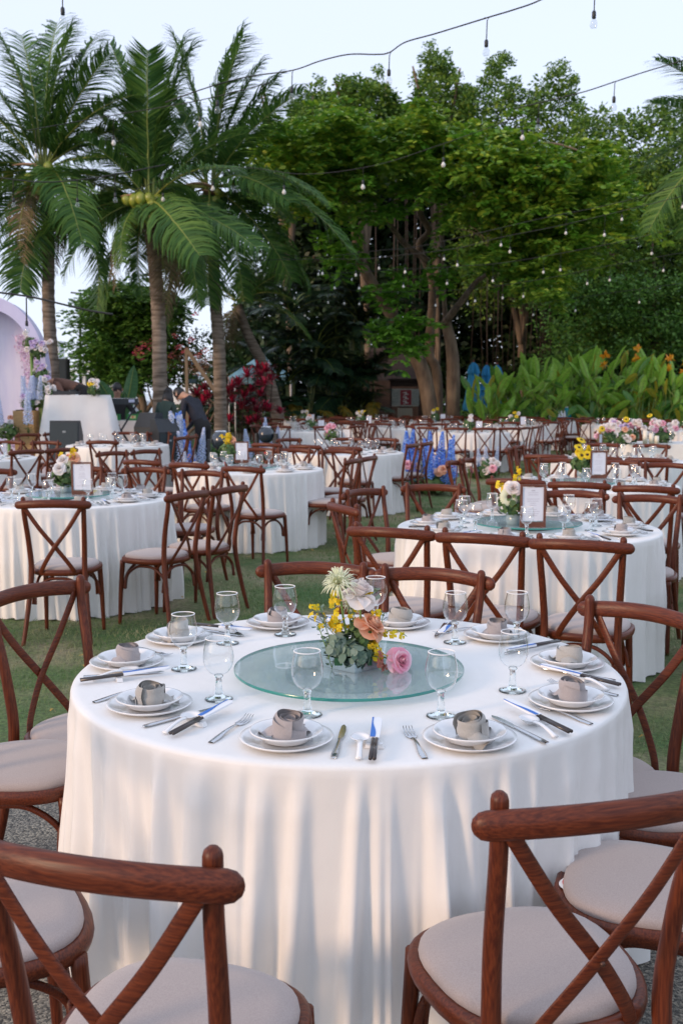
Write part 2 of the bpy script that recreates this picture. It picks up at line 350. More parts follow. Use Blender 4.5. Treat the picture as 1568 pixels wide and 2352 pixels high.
def join_meshes(P):
    mats = [WX, WZ, FAB]; V = []; F = []; M = []
    for k, v in P.items():
        for mm in (v if isinstance(v, list) else [v]):
            o = len(V); V += [tuple(q.co) for q in mm.vertices]; mi = mats.index(mm.materials[0])
            for p in mm.polygons: F.append(tuple(i+o for i in p.vertices)); M.append(mi)
    me = bpy.data.meshes.new('far_chair'); me.from_pydata(V, [], F)
    for m in mats: me.materials.append(m)
    me.polygons.foreach_set('material_index', M); me.polygons.foreach_set('use_smooth', [True]*len(F)); me.update(); return me
FARCH = join_meshes(PF)
HOURS = 'twelve one two three four five six seven eight nine ten eleven'.split()
def hour(c, p):                           # clock hour of p seen round c, twelve away from the camera
    a = math.degrees(atan2(p[0]-c[0], p[1]-c[1])) % 360; return HOURS[int(round(a/30)) % 12]
first = [True]; used = set()
def chair(x, y, face, label, group, far=False):
    """x, y: centre of the top rail; face: direction the sitter looks, as a vector"""
    f = Vector(face).normalized(); px, py = x+f.x*.29, y+f.y*.29; rz = atan2(-f.x, f.y)
    base = label; k = 0
    while label in used: k += 1; label = base+', '+['slightly behind its neighbour', 'the one farther off', 'standing a little apart', 'turned slightly aside', 'last of its side'][k-1]
    used.add(label)
    gz = .0 if (x-EA.x)*(-ED.y)+(y-EA.y)*ED.x < 0 else -.004
    if far: return tag(obj('cross_back_chair', FARCH, None, (px, py, gz), (0, 0, rz)), label, 'chair', group)
    if first[0]:
        first[0] = False; CH.location = (px, py, gz); CH.rotation_euler = (0, 0, rz); CH['label'] = label; CH['group'] = group; return CH
    return copy_tree(CH, (px, py, gz), rz, label, group)

# ------------------------------------------------------------------ table cloths
def cloth_mesh(name, seed, nth=360, nv=22, R0=.745, H=.757, K=52, amp=.048):
    """skirt of soft vertical folds: ridges stand out, valleys fall back; each fold starts at its own height"""
    r = np.random.RandomState(seed); th = np.linspace(0, 2*pi, nth, endpoint=False)
    tk = (np.arange(K)+r.uniform(-.30, .30, K))*2*pi/K; ak = r.uniform(.35, 1.2, K)*amp; wk = r.uniform(.17, .34, K)*2*pi/K; sk = r.uniform(0, .22, K); dk = r.normal(0, .035, K)
    K2 = K*2; t2 = r.uniform(0, 2*pi, K2); a2 = r.uniform(-.012, .020, K2); w2 = r.uniform(.008, .020, K2)
    V = []
    for rr in (.02, .3, .6, .70, .722): rr = rr/.745*R0; V.append(np.stack([rr*np.cos(th), rr*np.sin(th), np.full(nth, H)], 1))
    for a in (25, 55, 85): V.append(np.stack([(R0-.012+.012*sin(radians(a)))*np.cos(th), (R0-.012+.012*sin(radians(a)))*np.sin(th), np.full(nth, H-.012+.012*cos(radians(a)))], 1))
    for j in range(1, nv+1):
        v = j/nv; d = np.zeros(nth)
        for k in range(K):
            dd = (th-tk[k]-dk[k]*v+pi) % (2*pi)-pi; s = min(max((v-sk[k]*.6)/.6, 0), 1); s = s*s*(3-2*s); s = .36*min(v*8, 1)+.64*s
            x = np.abs(dd)/(wk[k]*(.85+.25*v)); d += ak[k]*s*np.exp(-x**2.6)
        for k in range(K2):
            dd = (th-t2[k]+pi) % (2*pi)-pi; d += a2[k]*min(1, v*1.6)*np.exp(-(dd/w2[k])**2)
        d -= .010*min(1, v*3)
        rad = R0+.002*v+d; z = (H-.014)*(1-v)+.006*v+(0 if j < nv else .006*np.sin(th*19+seed))
        V.append(np.stack([rad*np.cos(th), rad*np.sin(th), np.broadcast_to(z, (nth,))], 1))
    n = len(V); V = np.concatenate(V); i = np.arange(nth); i2 = (i+1) % nth
    F = np.concatenate([np.stack([j*nth+i, (j+1)*nth+i, (j+1)*nth+i2, j*nth+i2], 1) for j in range(n-1)])
    return np_mesh(name, V, F[:, ::-1], CLOTH, True)
TT = MB().lathe([(0, .75), (.735, .75), (.738, .745), (.735, .728), (0, .728)], 32).me('tabletop', mat('plywood', (.35, .25, .15), .7))
TL = MB().tube([(0, 0, 0), (0, 0, .73)], .04, 10); TL.lathe([(0, 0), (.3, 0), (.3, .02), (.05, .06)], 16); TL = TL.me('pedestal', mat('grey_steel', (.2, .2, .2), .4, metal=.8))
TB = {  # name: (x, y, phrase, cloth seed)
 1: (.02, 2.81, 'pink rose table', 'round table in front bearing the pink rose arrangement and glass turntable'),
 2: (-2.0, 7.62, 'peach rose table', 'round table with peach roses and a framed menu, cut off by the picture edge'),
 3: (1.065, 5.93, 'white gerbera table', 'round table with a dark-centred white gerbera and framed menu'),
 4: (-.93, 10.55, 'yellow orchid table', 'round table with a yellow orchid spray behind the peach rose table'),
 5: (2.07, 8.75, 'yellow daisy table', 'round table with yellow daisies behind the white gerbera table'),
 7: (-4.36, 12.3, 'arch-side table', 'round table at the picture edge in front of the lilac arch'),
 8: (-3.3, 15.4, 'booth-side table', 'round table between the draped booth and the stage monitor'),
 9: (.06, 13.5, 'pink bouquet table', 'round table with a pink bouquet in the middle of the lawn'),
 10: (-.55, 21.3, 'white delphinium table', 'round table beside the white delphinium spikes'),
 11: (.52, 25.2, 'kiosk-side table', 'round table partly hidden, in line with the small kiosk'),
 12: (2.55, 20.5, 'blue delphinium table', 'round table behind the blue delphinium bed'),
 13: (5.7, 28.3, 'bottle table', 'round table at the back carrying the tall blue bottle'),
 14: (4.05, 24.2, 'parasol-side table', 'round table in line with the folded blue parasols'),
 15: (2.5, 27.3, 'trunk-side table', 'round table at the back before the forked tree'),
 16: (-.9, 27.0, 'cane palm table', 'round table at the back before the cane palms'),
 18: (3.15, 11.9, 'blush flower table', 'round table with blush flowers and a framed menu'),
 20: (1.45, 23.0, 'half-hidden back table', 'round table half hidden behind the blue delphinium table'),
 21: (4.4, 28.9, 'second bottle-side table', 'small-looking back table between the bottle table and the forked tree'),
 22: (.85, 28.9, 'notice-side table', 'back-row table in line with the roofed notice stand'),
 24: (6.5, 25.0, 'canna-side table', 'back table before the bright canna clumps'),
 19: (7.3, 21.5, 'hedge-side table', 'round table before the broad-leaved hedge at the picture edge'),
}
CL = {}
for k, (x, y, ph, lab) in TB.items():
    if k == 1: me = cloth_mesh('tablecloth', 11, 900, 46)
    elif k in (2, 3, 4, 5): me = cloth_mesh('tablecloth', 20+k, 520, 26)
    else:
        q = k % 3
        if q not in CL: CL[q] = cloth_mesh('tablecloth', 40+q, 240, 12)
        me = CL[q]
    gz = 0. if k == 1 else -.004
    t = thing('round_table', lab, 'table', (x, y, gz), 0 if k == 1 else R.uniform(0, 6), 'round banquet tables draped in white')
    obj('tablecloth', me, t); obj('tabletop', TT, t)
    if k < 6: obj('pedestal', TL, t)
# chairs: (rail centre x, y, rail yaw in degrees)
def rowch(k, lst, far=False):
    x0, y0, ph, _ = TB[k]
    for x, y, yaw in lst:
        d = Vector((-sin(radians(yaw)), cos(radians(yaw))))
        if d.dot(Vector((x0-x, y0-y))) < 0: d = -d
        chair(x, y, d, f"reddish-brown cross-back chair at {hour((x0, y0), (x, y))} o'clock of the {ph}", f'chairs round the {ph}', far)
B1 = up(1520, 1835, .46); C1 = up(1500, 2030, .46); L2 = up(55, 1755, .46); L3 = up(-35, 2110, .46)
FRc = Vector((.43, 1.566))
rowch(1, [(-.36, 1.372, -17), (FRc.x, FRc.y, 16), (-.09, 3.85, -10), (.34, 3.71, -24), (.905, 3.02, -50), (-1.02, 3.36, 56)])
def seatch(p, face, label):
    f = Vector(face).normalized(); chair(p.x-f.x*.29, p.y-f.y*.29, f, label, 'chairs round the pink rose table')
seatch(L2, (1, .05), "cross-back chair with its cushion touching the cloth at nine o'clock of the pink rose table")
seatch(L3, (1, .5), "cross-back chair mostly out of the picture at eight o'clock of the pink rose table")
seatch(B1, (-1, -.05), "cross-back chair showing only its cushion edge, three o'clock of the pink rose table")
seatch(C1, (-.93, .35), "chair with a sticker on its cushion at four o'clock of the pink rose table")
rowch(2, [(-1.72, 6.15, 0), (-.97, 6.70, 60), (-.74, 7.1, 62), (-2.95, 8.7, 20), (-1.66, 8.9, -14), (-2.25, 9.0, 3), (-2.42, 6.0, 5), (-1.12, 8.5, -20)])
rowch(3, [(1.03, 4.47, -21.5), (.63, 4.67, -23), (.22, 4.88, -24), (.13, 6.85, 48), (-.02, 5.95, -68), (.64, 7.2, -12), (1.51, 6.75, -18), (1.92, 6.45, -24), (2.42, 5.7, 80), (2.3, 5.15, 65)])
rowch(4, [(-1.92, 9.9, -28), (-1.41, 9.5, -28), (-.87, 9.0, -28), (-2.5, 11.3, 50), (-2.2, 11.65, 50), (.14, 10.1, 68), (.30, 10.5, 66), (-.95, 12.05, -12), (-.53, 11.9, -12), (-.03, 11.7, -14)])
rowch(5, [(1.28, 7.7, -24), (1.69, 7.43, -24), (2.08, 7.12, -24), (1.02, 9.75, 68), (1.2, 10.1, 66), (2.1, 10.1, -14), (2.6, 9.8, -18), (2.95, 9.45, -24), (3.35, 8.6, 75)])
rowch(7, [(-3.5, 11.65, 48), (-3.2, 12.0, 50), (-4.4, 13.85, -6), (-3.88, 13.75, -12), (-4.95, 13.8, 2)])
rowch(8, [(-3.19, 13.9, -5), (-4.9, 16.3, 50), (-4.6, 16.7, 50), (-3.5, 17.0, -6), (-2.95, 16.9, -10), (-2.2, 15.7, 80), (-2.3, 15.2, 70)])
rowch(9, [(-.96, 13.2, -26), (-.46, 12.75, -26), (.03, 12.35, -26), (.92, 13.1, 66), (1.14, 13.55, 66), (-.75, 14.6, 40), (.1, 14.8, -10), (.6, 14.7, -20)], True)
rowch(18, [(2.1, 10.75, -24), (2.58, 10.45, -24), (3.0, 10.2, -24), (1.93, 12.1, 70), (2.1, 12.55, 66), (3.3, 13.2, -12), (3.85, 12.95, -20)], True)
rowch(12, [(3.45, 19.5, 50), (3.75, 20.0, 60), (3.95, 20.6, 70), (1.6, 19.6, -30), (2.1, 19.2, -16), (2.62, 19.1, -6), (3.1, 19.2, 6), (2.0, 21.8, 20), (2.6, 21.9, 0), (1.3, 20.4, -70)], True)
for k, offa in ((10, 8), (11, 20), (13, 4), (14, 25), (15, 12), (16, 2), (19, 16), (20, 9), (21, 30), (22, 14), (24, 22)):
    x0, y0 = TB[k][:2]; L_ = []
    for j in range(10):
        a = radians(offa+36*j+R.uniform(-5, 5)); d = 1.22+R.uniform(-.1, .14); x, y = x0+sin(a)*d, y0-cos(a)*d
        L_.append((x, y, math.degrees(a)+R.uniform(-8, 8)))
    rowch(k, L_, True)
# loose chairs between the back tables
for j, (X, Y, D, yw) in enumerate([(1345, 985, 26, 70), (1365, 985, 25, 60), (1395, 983, 23, 75), (1340, 968, 28, 60), (1372, 968, 29, 50), (1395, 997, 17.5, 0), (1430, 975, 23, 5), (1390, 980, 26, -10)]):
    p = at(X, Y, D); d = Vector((-sin(radians(yw)), cos(radians(yw))))
    chair(p.x, p.y, d if j % 2 else -d, ['cross-back chair standing alone in front of the broad-leaved hedge', 'cross-back chair seen sideways next to the lone chair by the hedge', 'cross-back chair between the bottle table and the pink head table', 'far cross-back chair close to the foot of the broad-leaved hedge',
        'far cross-back chair in the gap beside the bottle table', 'cross-back chair at the flower-laden end of the head table', 'cross-back chair behind the pink flowers of the head table', 'cross-back chair in the back row beyond the head table flowers'][j], 'spare chairs by the hedge', True)
# stickers on two cushions
def sticker(ch, a):
    c = Vector((cos(a)*.19, sin(a)*.185, 0)); t = Vector((-sin(a), cos(a), 0)); m = MB()
    for i, (wd, z, mi) in enumerate(((.030, .4575, 0), (.004, .4595, 1))):
        n = 8; V = []
        for k in range(n+1):
            u = -1+2*k/n; q = c*(1.055-.10*u*u)+t*u*.042; h = wd/2*(1-u*u*.9)+.0008; V += [q-c.normalized()*h+Vector((0, 0, z+.012*(.5 if mi else .5))), q+c.normalized()*h*.6+Vector((0, 0, z))]
        m.add(V, [(2*k, 2*k+1, 2*k+3, 2*k+2) for k in range(n)], mi, False)
    o = obj('sticker', m.me('sticker', [STW, STR]), ch); o['label'] = 'white round-edged sticker with a thin red arc'
tops = [o for o in C.objects if o.type == 'EMPTY' and o.get('category') == 'chair']
def near(x, y): return min(tops, key=lambda o: (o.location.x-x)**2+(o.location.y-y)**2)
sticker(near(-.2, 1.64), radians(58)); sticker(near(.35, 1.84), radians(112)); sticker(near(C1.x, C1.y), radians(110))
# ------------------------------------------------------------------ tableware
ZT = .758
def uniq(l):
    if l in used: l += ', farther of two'
    used.add(l); return l
def build_goblet(q=1.):
    n = int(28*q); t = thing('goblet', 'x', 'glass')
    prof = [(.004, .062), (.014, .064), (.025, .071), (.033, .082), (.0375, .097), (.0385, .110), (.0365, .128), (.0325, .146), (.0315, .155)]
    b = MB().lathe(prof, n); obj('bowl', b.me('bowl', GLASS), t); b = MB().lathe([(.0310, .1545), (.0325, .1552), (.0325, .1567), (.0310, .1572), (.0302, .1560), (.0310, .1545)], n); obj('rim', b.me('rim', GRIM), t)
    b = MB().lathe([(.0001, .064), (.010, .0635), (.0115, .060), (.0085, .054), (.0075, .040), (.0085, .026), (.011, .018), (.0095, .012), (.018, .007), (.034, .0035), (.0355, .0015), (.034, 0), (.0001, 0)], n)
    b.f = [tuple(reversed(f)) for f in b.f]; obj('stem', b.me('stem', GSOL), t); remember(t); return t
def disc_prof(m, name, prof, n=48): return MB().lathe(prof, n).me(name, m)
def fixn(me): 
    me.flip_normals(); return me
PLATE = disc_prof(CERAM, 'plate', [(0, .004), (.066, .004), (.074, .007), (.094, .014), (.1025, .017), (.1035, .0155), (.095, .010), (.072, .001), (.060, 0), (0, 0)])
PLATE2 = disc_prof(CERAM, 'bowl_plate', [(0, .006), (.045, .006), (.056, .012), (.066, .022), (.078, .0255), (.0805, .026), (.081, .024), (.068, .017), (.056, .006), (.045, .0), (0, 0)])
def napkin_mesh(seed, m):
    r = random.Random(seed); b = MB(); turns = 3.4; nu = 90
    ph = [r.uniform(0, 6) for _ in range(4)]
    def f(u, v):
        a = u*turns*2*pi; rr = .005+.030*(u**.85); lean = .0016*sin(a*1.3+ph[0])+.001*sin(a*3.1+ph[1])
        top = .046+.003*sin(a*.9+ph[2])-.011*(1-u)**2+.0015*sin(a*2.3+ph[3]); z = .002+v*top
        k = 1+.10*sin(pi*v)*(u)-.10*(v > .93)*u; q = rr*k+lean*v
        fold = .0016*sin(v*9+a*.8+ph[1]) if u > .5 else 0
        return Vector((cos(a)*(q+fold), sin(a)*(q+fold)*.95, z))
    b.grid(f, nu, 8)
    for j in range(2):                    # loose corners of the cloth at the foot
        a0 = r.uniform(-2.6, -.4)+j*2.4
        def g(u, v, a0=a0):
            a = a0+(u-.5)*1.5*(1-.75*v); q = .031+.034*v; return Vector((cos(a)*q, sin(a)*q, .004+.016*(1-v)*(1-.3*cos(u*6))+.008*sin(v*5+u*3)*(v)))
        b.grid(g, 8, 5)
    def wrap(u, v):                       # slanting outer fold
        a = ph[0]+u*3.2; q = .0365+.002*sin(u*7); return Vector((cos(a)*q, sin(a)*q, .004+v*(.040-.026*u)))
    b.grid(wrap, 16, 3); return b.me('napkin', m)
NAPS = [napkin_mesh(k, NAP if k % 2 else NAPG) for k in range(4)]
def fork_mesh(L=.195):                    # along +y, handle at 0, tines at L
    b = MB(); pts = [(0, 0, .002), (0, .03, .003), (0, .075, .006), (0, .115, .005), (0, .128, .003)]; w_ = [.014, .017, .010, .006, .009]
    P = bez(pts, 4); W = lerpr(w_, 4)
    V = []; 
    for p, wd in zip(P, W): V += [p+Vector((-wd/2, 0, -.001)), p+Vector((-wd/2*.7, 0, .0012)), p+Vector((wd/2*.7, 0, .0012)), p+Vector((wd/2, 0, -.001))]
    F = [(4*i+j, 4*i+(j+1) % 4, 4*i+4+(j+1) % 4, 4*i+4+j) for i in range(len(P)-1) for j in range(4)]; b.add(V, F)
    b.add([(-.005, .127, .001), (.005, .127, .001), (.0125, .143, .0005), (-.0125, .143, .0005), (-.005, .127, .003), (.005, .127, .003), (.0125, .143, .0025), (-.0125, .143, .0025)],
          [(4, 5, 6, 7), (0, 3, 2, 1), (0, 4, 7, 3), (1, 2, 6, 5)], 0, True)
    for k in range(4):
        x = -.0108+.0072*k; b.tube([(x, .142, .0018), (x, .165, .001), (x*.93, .182, .004), (x*.9, L, .009)], [.0019, .0017, .0014, .0007], 5)
    return b.me('fork', STEEL)
def knife_mesh(L=.215):
    b = MB(); P = [(-.001, 0), (-.001, .02), (0, .06), (0, .1), (0, .118)]; W = [.013, .016, .013, .010, .008]; V = []
    for (x, y), wd in zip(P, W):
        for a in range(6): V.append((x+cos(a*pi/3)*wd/2, y, .0035+sin(a*pi/3)*.003))
    F = [(6*i+j, 6*i+(j+1) % 6, 6*i+6+(j+1) % 6, 6*i+6+j) for i in range(4) for j in range(6)]+[tuple(range(6))]; b.add(V, F)
    o = [(-.005, .115), (.005, .115), (.009, .14), (.0095, .175), (.007, .2), (.001, L), (-.005, .205), (-.006, .16)]
    V = [(x, y, .003) for x, y in o]+[(x*.9, y, .0045) for x, y in o]; n = len(o)
    b.add(V, [tuple(reversed(range(n))), tuple(range(n, 2*n))]+[(i, (i+1) % n, n+(i+1) % n, n+i) for i in range(n)], 0, False); return b.me('knife', STEEL)
FORK, KNIFE = fork_mesh(), knife_mesh()
def chop(rest=True):                      # along +y: dark sticks out of a printed paper sleeve
    t = thing('chopsticks', 'x', 'chopsticks'); b = MB()
    for s in (-1, 1): b.tube([(s*.0042, 0, .011), (s*.0040, .12, .016)], [.0042, .0036], 8)
    b.tube([(-.003, .12, .0165), (-.002, .235, .02)], [.0033, .002], 6); obj('stick', b.me('stick', STICK), t)
    b = MB(); b.add([(-.010, .112, .013), (.010, .112, .013), (.012, .225, .0205), (.004, .238, .021), (-.011, .232, .0205), (-.010, .112, .0195), (.010, .112, .0195), (.012, .225, .0235), (.004, .238, .024), (-.011, .232, .0235)],
                   [(5, 6, 7, 8, 9), (4, 3, 2, 1, 0), (0, 1, 6, 5), (1, 2, 7, 6), (2, 3, 8, 7), (3, 4, 9, 8), (4, 0, 5, 9)], 0, False)
    obj('paper_sleeve', b.me('paper_sleeve', PAPER), t)
    b = MB(); V = []
    for k in range(13):                   # blue wave printed down one edge of the sleeve
        u = k/12; y = .1122+.124*u; wv = .0135*(1-u)+.0045+.0035*sin(u*6.5); z = .0201+.0045*u; V += [(-.0105-.0005*u, y, z), (-.0105+wv*.62, y, z)]
    b.add(V, [(2*k, 2*k+1, 2*k+3, 2*k+2) for k in range(12)], 0, False); obj('blue_print', b.me('blue_print', BLUE), t); remember(t); return t
RESTM = MB().box((0, 0, .005), (.042, .016, .010), taper=.85).me('chopstick_rest', CERAM)
def spoon_mesh():
    b = MB()
    def f(u, v):
        if v < .5:
            q = v*2; a = u*2*pi; return Vector((cos(a)*.0215*q, .105+sin(a)*.026*q, .003+.016*q*q+.003*max(0, -sin(a))*q))
        return Vector((0, 0, 0))
    V = []; nr, n = 5, 20
    for i in range(nr+1):
        q = i/nr
        for k in range(n): a = 2*pi*k/n; V.append((cos(a)*.0215*q, .105+sin(a)*.028*q, .0025+.015*q*q))
    for k in range(n): a = 2*pi*k/n; V.append((cos(a)*.0222, .105+sin(a)*.0288, .0165))
    b.add(V, [(i*n+k, i*n+(k+1) % n, (i+1)*n+(k+1) % n, (i+1)*n+k) for i in range(nr+1) for k in range(n)])
    P = bez([(0, .084, .014), (0, .06, .016), (0, .03, .012), (0, 0, .004)], 4)
    b.tube(P, lerpr([.008, .0062, .006, .0078], 4), 8, flat=(.45, 1.), upv=(0, 0, 1)); return b.me('porcelain_spoon', CERAM)
SPOON = spoon_mesh()
GOB = build_goblet(); GOBF = build_goblet(.5); CHO = chop()
usedp = {'g': False, 'gf': False, 'c': False}
def put_goblet(x, y, z, label, group, far=False):
    k = 'gf' if far else 'g'; src = GOBF if far else GOB
    if not usedp[k]: usedp[k] = True; src.location = (x, y, z); src['label'] = label; src['group'] = group; return src
    return copy_tree(src, (x, y, z), R.uniform(0, 6), label, group)
def put_chop(x, y, rz, label, group):
    if not usedp['c']: usedp['c'] = True; CHO.location = (x, y, ZT); CHO.rotation_euler = (0, 0, rz); CHO['label'] = label; CHO['group'] = group; return CHO
    return copy_tree(CHO, (x, y, ZT), rz, label, group)
def put(name, me, a, b, label, cat, group, z=ZT, L=None):
    """lay a long thing with its near end at a, pointing to b"""
    rz = atan2(-(b[0]-a[0]), b[1]-a[1]); return tag(obj(name, me, None, (a[0], a[1], z), (0, 0, rz)), label, cat, group)
def z1(x, y): return up((150+.3827*x)*.9185, (1400+.3827*y)*.9185, ZT)
def z2(x, y): return up((550+.4145*x)*.9185, (1380+.4145*y)*.9185, ZT)
def z3(x, y): return up((1100+.3871*x)*.9185, (1400+.3871*y)*.9185, ZT)
PR = 'the pink rose table'; c1 = (.02, 2.81)
def hr(p): return hour(c1, p)
plates = [up(*q, ZT+.02) for q in [(344, 1608), (292, 1512), (412, 1457), (638, 1424), (915, 1424), (1140, 1452), (1302, 1515), (1310, 1600), (1078, 1684), (658, 1684)]]
for i, p in enumerate(plates):
    h = hr(p)
    tag(obj('dinner_plate', PLATE, None, (p.x, p.y, ZT)), f"wide white under-plate at {h} o'clock of {PR}", 'plate', 'under-plates of the pink rose table')
    tag(obj('side_plate', PLATE2, None, (p.x, p.y, ZT+.0045)), f"small white plate carrying a rolled napkin at {h} o'clock of {PR}", 'plate', 'small plates of the pink rose table')
    nap = tag(obj('napkin', NAPS[i % 4], None, (p.x+.004, p.y-.004, ZT+.011), (radians(R.uniform(-7, 7)), radians(R.uniform(-7, 7)), R.uniform(0, 6)), (R.uniform(.92, 1.04), R.uniform(.92, 1.04), R.uniform(.98, 1.15))),
              f"{'mauve' if i % 4 in (1, 3) else 'greyish'} rolled napkin at {h} o'clock of {PR}", 'napkin', 'napkins of the pink rose table')
gl = [up(*q, ZT) for q in [(503, 1606), (706, 1642), (1012, 1645), (1176, 1587), (1044, 1476), (655, 1458), (423, 1537), (523, 1478), (1185, 1475), (862, 1432)]]
for p in gl: put_goblet(p.x, p.y, ZT, uniq(f"empty stemmed goblet at {hr(p)} o'clock of {PR}"), 'goblets of the pink rose table')
G = 'cutlery of the pink rose table'
for a, b, lab in [(z1(155, 772), z1(560, 745), "knife lying beside the porcelain spoon at nine o'clock of "+PR), (z1(550, 1098), z1(945, 992), "knife beside the spoon at eight o'clock of "+PR),
                  (z2(690, 1248), z2(740, 1078), "short butter knife at the front rim, six o'clock of "+PR), (z3(690, 1190), z3(295, 998), "knife next to a spoon at five o'clock of "+PR),
                  (z3(1130, 787), z3(880, 745), "knife lying against dark chopsticks at three o'clock of "+PR)]:
    put('knife', KNIFE, a, b, lab, 'knife', G)
for a, b, lab in [(z1(222, 935), z1(715, 795), "fork half hidden under the plate at eight o'clock of "+PR), (z1(985, 1198), z1(1325, 975), "fork beside the plate at seven o'clock of "+PR),
                  (z2(1235, 1250), z2(1085, 1000), "fork with its handle towards the camera at half past five of "+PR), (z3(975, 1065), z3(490, 895), "fork beside the plate at four o'clock of "+PR),
                  (z3(1145, 880), z3(690, 790), "fork half hidden behind the plate at three o'clock of "+PR)]:
    put('fork', FORK, a, b, lab, 'fork', G)
for a, b, h in [(z1(135, 812), z1(740, 752), 'nine'), (z1(730, 1165), z1(1195, 942), 'half past seven'), (z2(918, 1278), z2(955, 1005), 'six'), (z3(838, 1140), z3(320, 910), 'half past four'), (z3(1158, 832), z3(590, 712), 'three')]:
    rz = atan2(-(b.x-a.x), b.y-a.y); put_chop(a.x, a.y, rz, f"blue-sleeved chopsticks at {h} o'clock of {PR}", 'chopsticks of the pink rose table')
    d = (b-a).normalized(); q = a+d*.10
    tag(obj('chopstick_rest', RESTM, None, (q.x, q.y, ZT), (0, 0, rz)), f"white block rest under the chopsticks at {h} o'clock of {PR}", 'chopstick rest', 'rests of the pink rose table')
for a, b, h in [(z1(215, 790), z1(470, 745), 'nine'), (z1(685, 1142), z1(950, 1005), 'half past seven'), (z2(838, 1258), z2(853, 1090), 'six'), (z3(745, 1155), z3(500, 1030), 'half past four'), (z3(1080, 850), z3(880, 775), 'three')]:
    put('porcelain_spoon', SPOON, a, b, f"white porcelain soup spoon at {h} o'clock of {PR}", 'spoon', 'porcelain spoons of the pink rose table')
def setting(k, c, rot, n=10, full=True, r0=.57, skip=()):
    ph = TB[k][2]; far = k not in (2, 3, 4, 5)
    for j in range(n):
        a = radians(rot+360/n*j+R.uniform(-3, 3)); dx, dy = sin(a), -cos(a)
        def pt(r, s): return Vector((c[0]+dx*r+cos(a)*s, c[1]+dy*r+sin(a)*s, ZT))
        p = pt(r0, 0); h = hour(c, p); rz = a+R.uniform(-.12, .12); lab = f"at {h} o'clock of the {ph}"
        if k != 1:
            tag(obj('dinner_plate', PLATE, None, p), f"white plate under a napkin {lab}", 'plate', f'plates of the {ph}')
            if not far: tag(obj('side_plate', PLATE2, None, p+Vector((0, 0, .0045))), f"small upper plate holding a napkin {lab}", 'plate', f'small plates of the {ph}')
            tag(obj('napkin', NAPS[j % 4], None, p+Vector((0, 0, .011 if not far else .006)), (0, 0, R.uniform(0, 6))), f"rolled cloth napkin {lab}", 'napkin', f'napkins of the {ph}')
            g = pt(r0-.19+R.uniform(-.02, .02), .07+R.uniform(-.03, .03)); put_goblet(g.x, g.y, ZT, f"stemmed goblet {lab}", f'goblets of the {ph}', far)
        elif j in (5, 6, 7, 4, 3): pass
        if full and not (k == 1 and j not in (3, 4, 5, 6)):
            q = pt(r0+.09, -.145); e = pt(r0-.09, -.15); put('fork', FORK, q, e, f"fork beside the plate {lab}", 'fork', f'cutlery of the {ph}')
            q = pt(r0+.09, .14); e = pt(r0-.09, .13); put('knife', KNIFE, q, e, f"knife beside the plate {lab}", 'knife', f'cutlery of the {ph}')
            q = pt(r0+.10, .185); put_chop(q.x, q.y, a+.05, f"wrapped chopsticks {lab}", f'chopsticks of the {ph}')
            q = pt(r0+.07, .165); e = pt(r0-.05, .16); put('porcelain_spoon', SPOON, q, e, f"porcelain spoon {lab}", 'spoon', f'spoons of the {ph}')
# back places of the first table
for j, p in enumerate(plates[2:6]):
    d = (p-Vector((c1[0], c1[1], p.z))); d.z = 0; d.normalize(); s = Vector((-d.y, d.x, 0)); h = hr(p); o = Vector((p.x, p.y, ZT))
    put('fork', FORK, o+d*.08+s*.14, o-d*.1+s*.16, f"fork behind the goblets at {h} o'clock of {PR}", 'fork', G)
    put('knife', KNIFE, o+d*.08-s*.14, o-d*.1-s*.15, f"knife behind the goblets at {h} o'clock of {PR}", 'knife', G)
    q = o+d*.09-s*.17; put_chop(q.x, q.y, atan2(d.x, -d.y), f"chopsticks in a blue sleeve behind the goblets at {h} o'clock of {PR}", 'chopsticks of the pink rose table')
for k, rot in ((2, 20), (3, 12), (4, 5), (5, 15)): setting(k, TB[k][:2], rot, 10, k in (2, 3))
for k, rot in ((7, 5), (8, 5), (9, 15), (18, 5), (12, 5), (10, 5), (11, 5)): setting(k, TB[k][:2], rot, 10, False)
for k in (13, 14, 15, 16, 19, 20, 21, 22, 24): setting(k, TB[k][:2], 10, 10, False)

# ------------------------------------------------------------------ turntables
def turntable(k, label, r=.31):
    x, y, ph, _ = TB[k]; t = thing('glass_turntable', label, 'turntable', (x, y-(.055 if k == 1 else 0), ZT), 0, 'glass turntables')
    b = MB().lathe([(0, 0), (.17, 0), (.172, .004), (.172, .010), (.168, .013), (0, .013)], 48); obj('base_disc', b.me('base_disc', mat_base), t)
    b = MB().lathe([(0, .020), (r-.001, .020)], 96); b.lathe([(0, .028), (r-.001, .028)], 96); obj('glass_disc', b.me('glass_disc', TURN), t)
    b = MB().lathe([(r-.001, .020), (r, .021), (r, .027), (r-.001, .028)], 96); obj('glass_edge', b.me('glass_edge', TEDGE), t)
    b = MB().lathe([(0, .0132), (.05, .0132), (.05, .0198), (0, .0198)], 20); obj('pivot', b.me('pivot', STEEL), t)
mat_base = mat('grey_teal_base', (.14, .22, .23), .3, metal=.2, coat=.5)
turntable(1, 'clear greenish glass turntable under the pink rose arrangement'); turntable(3, 'dark teal glass turntable under the white gerbera arrangement')
turntable(2, 'glass turntable under the peach roses and framed menu'); turntable(4, 'glass turntable of the yellow orchid table'); turntable(5, 'glass turntable under the yellow daisies')

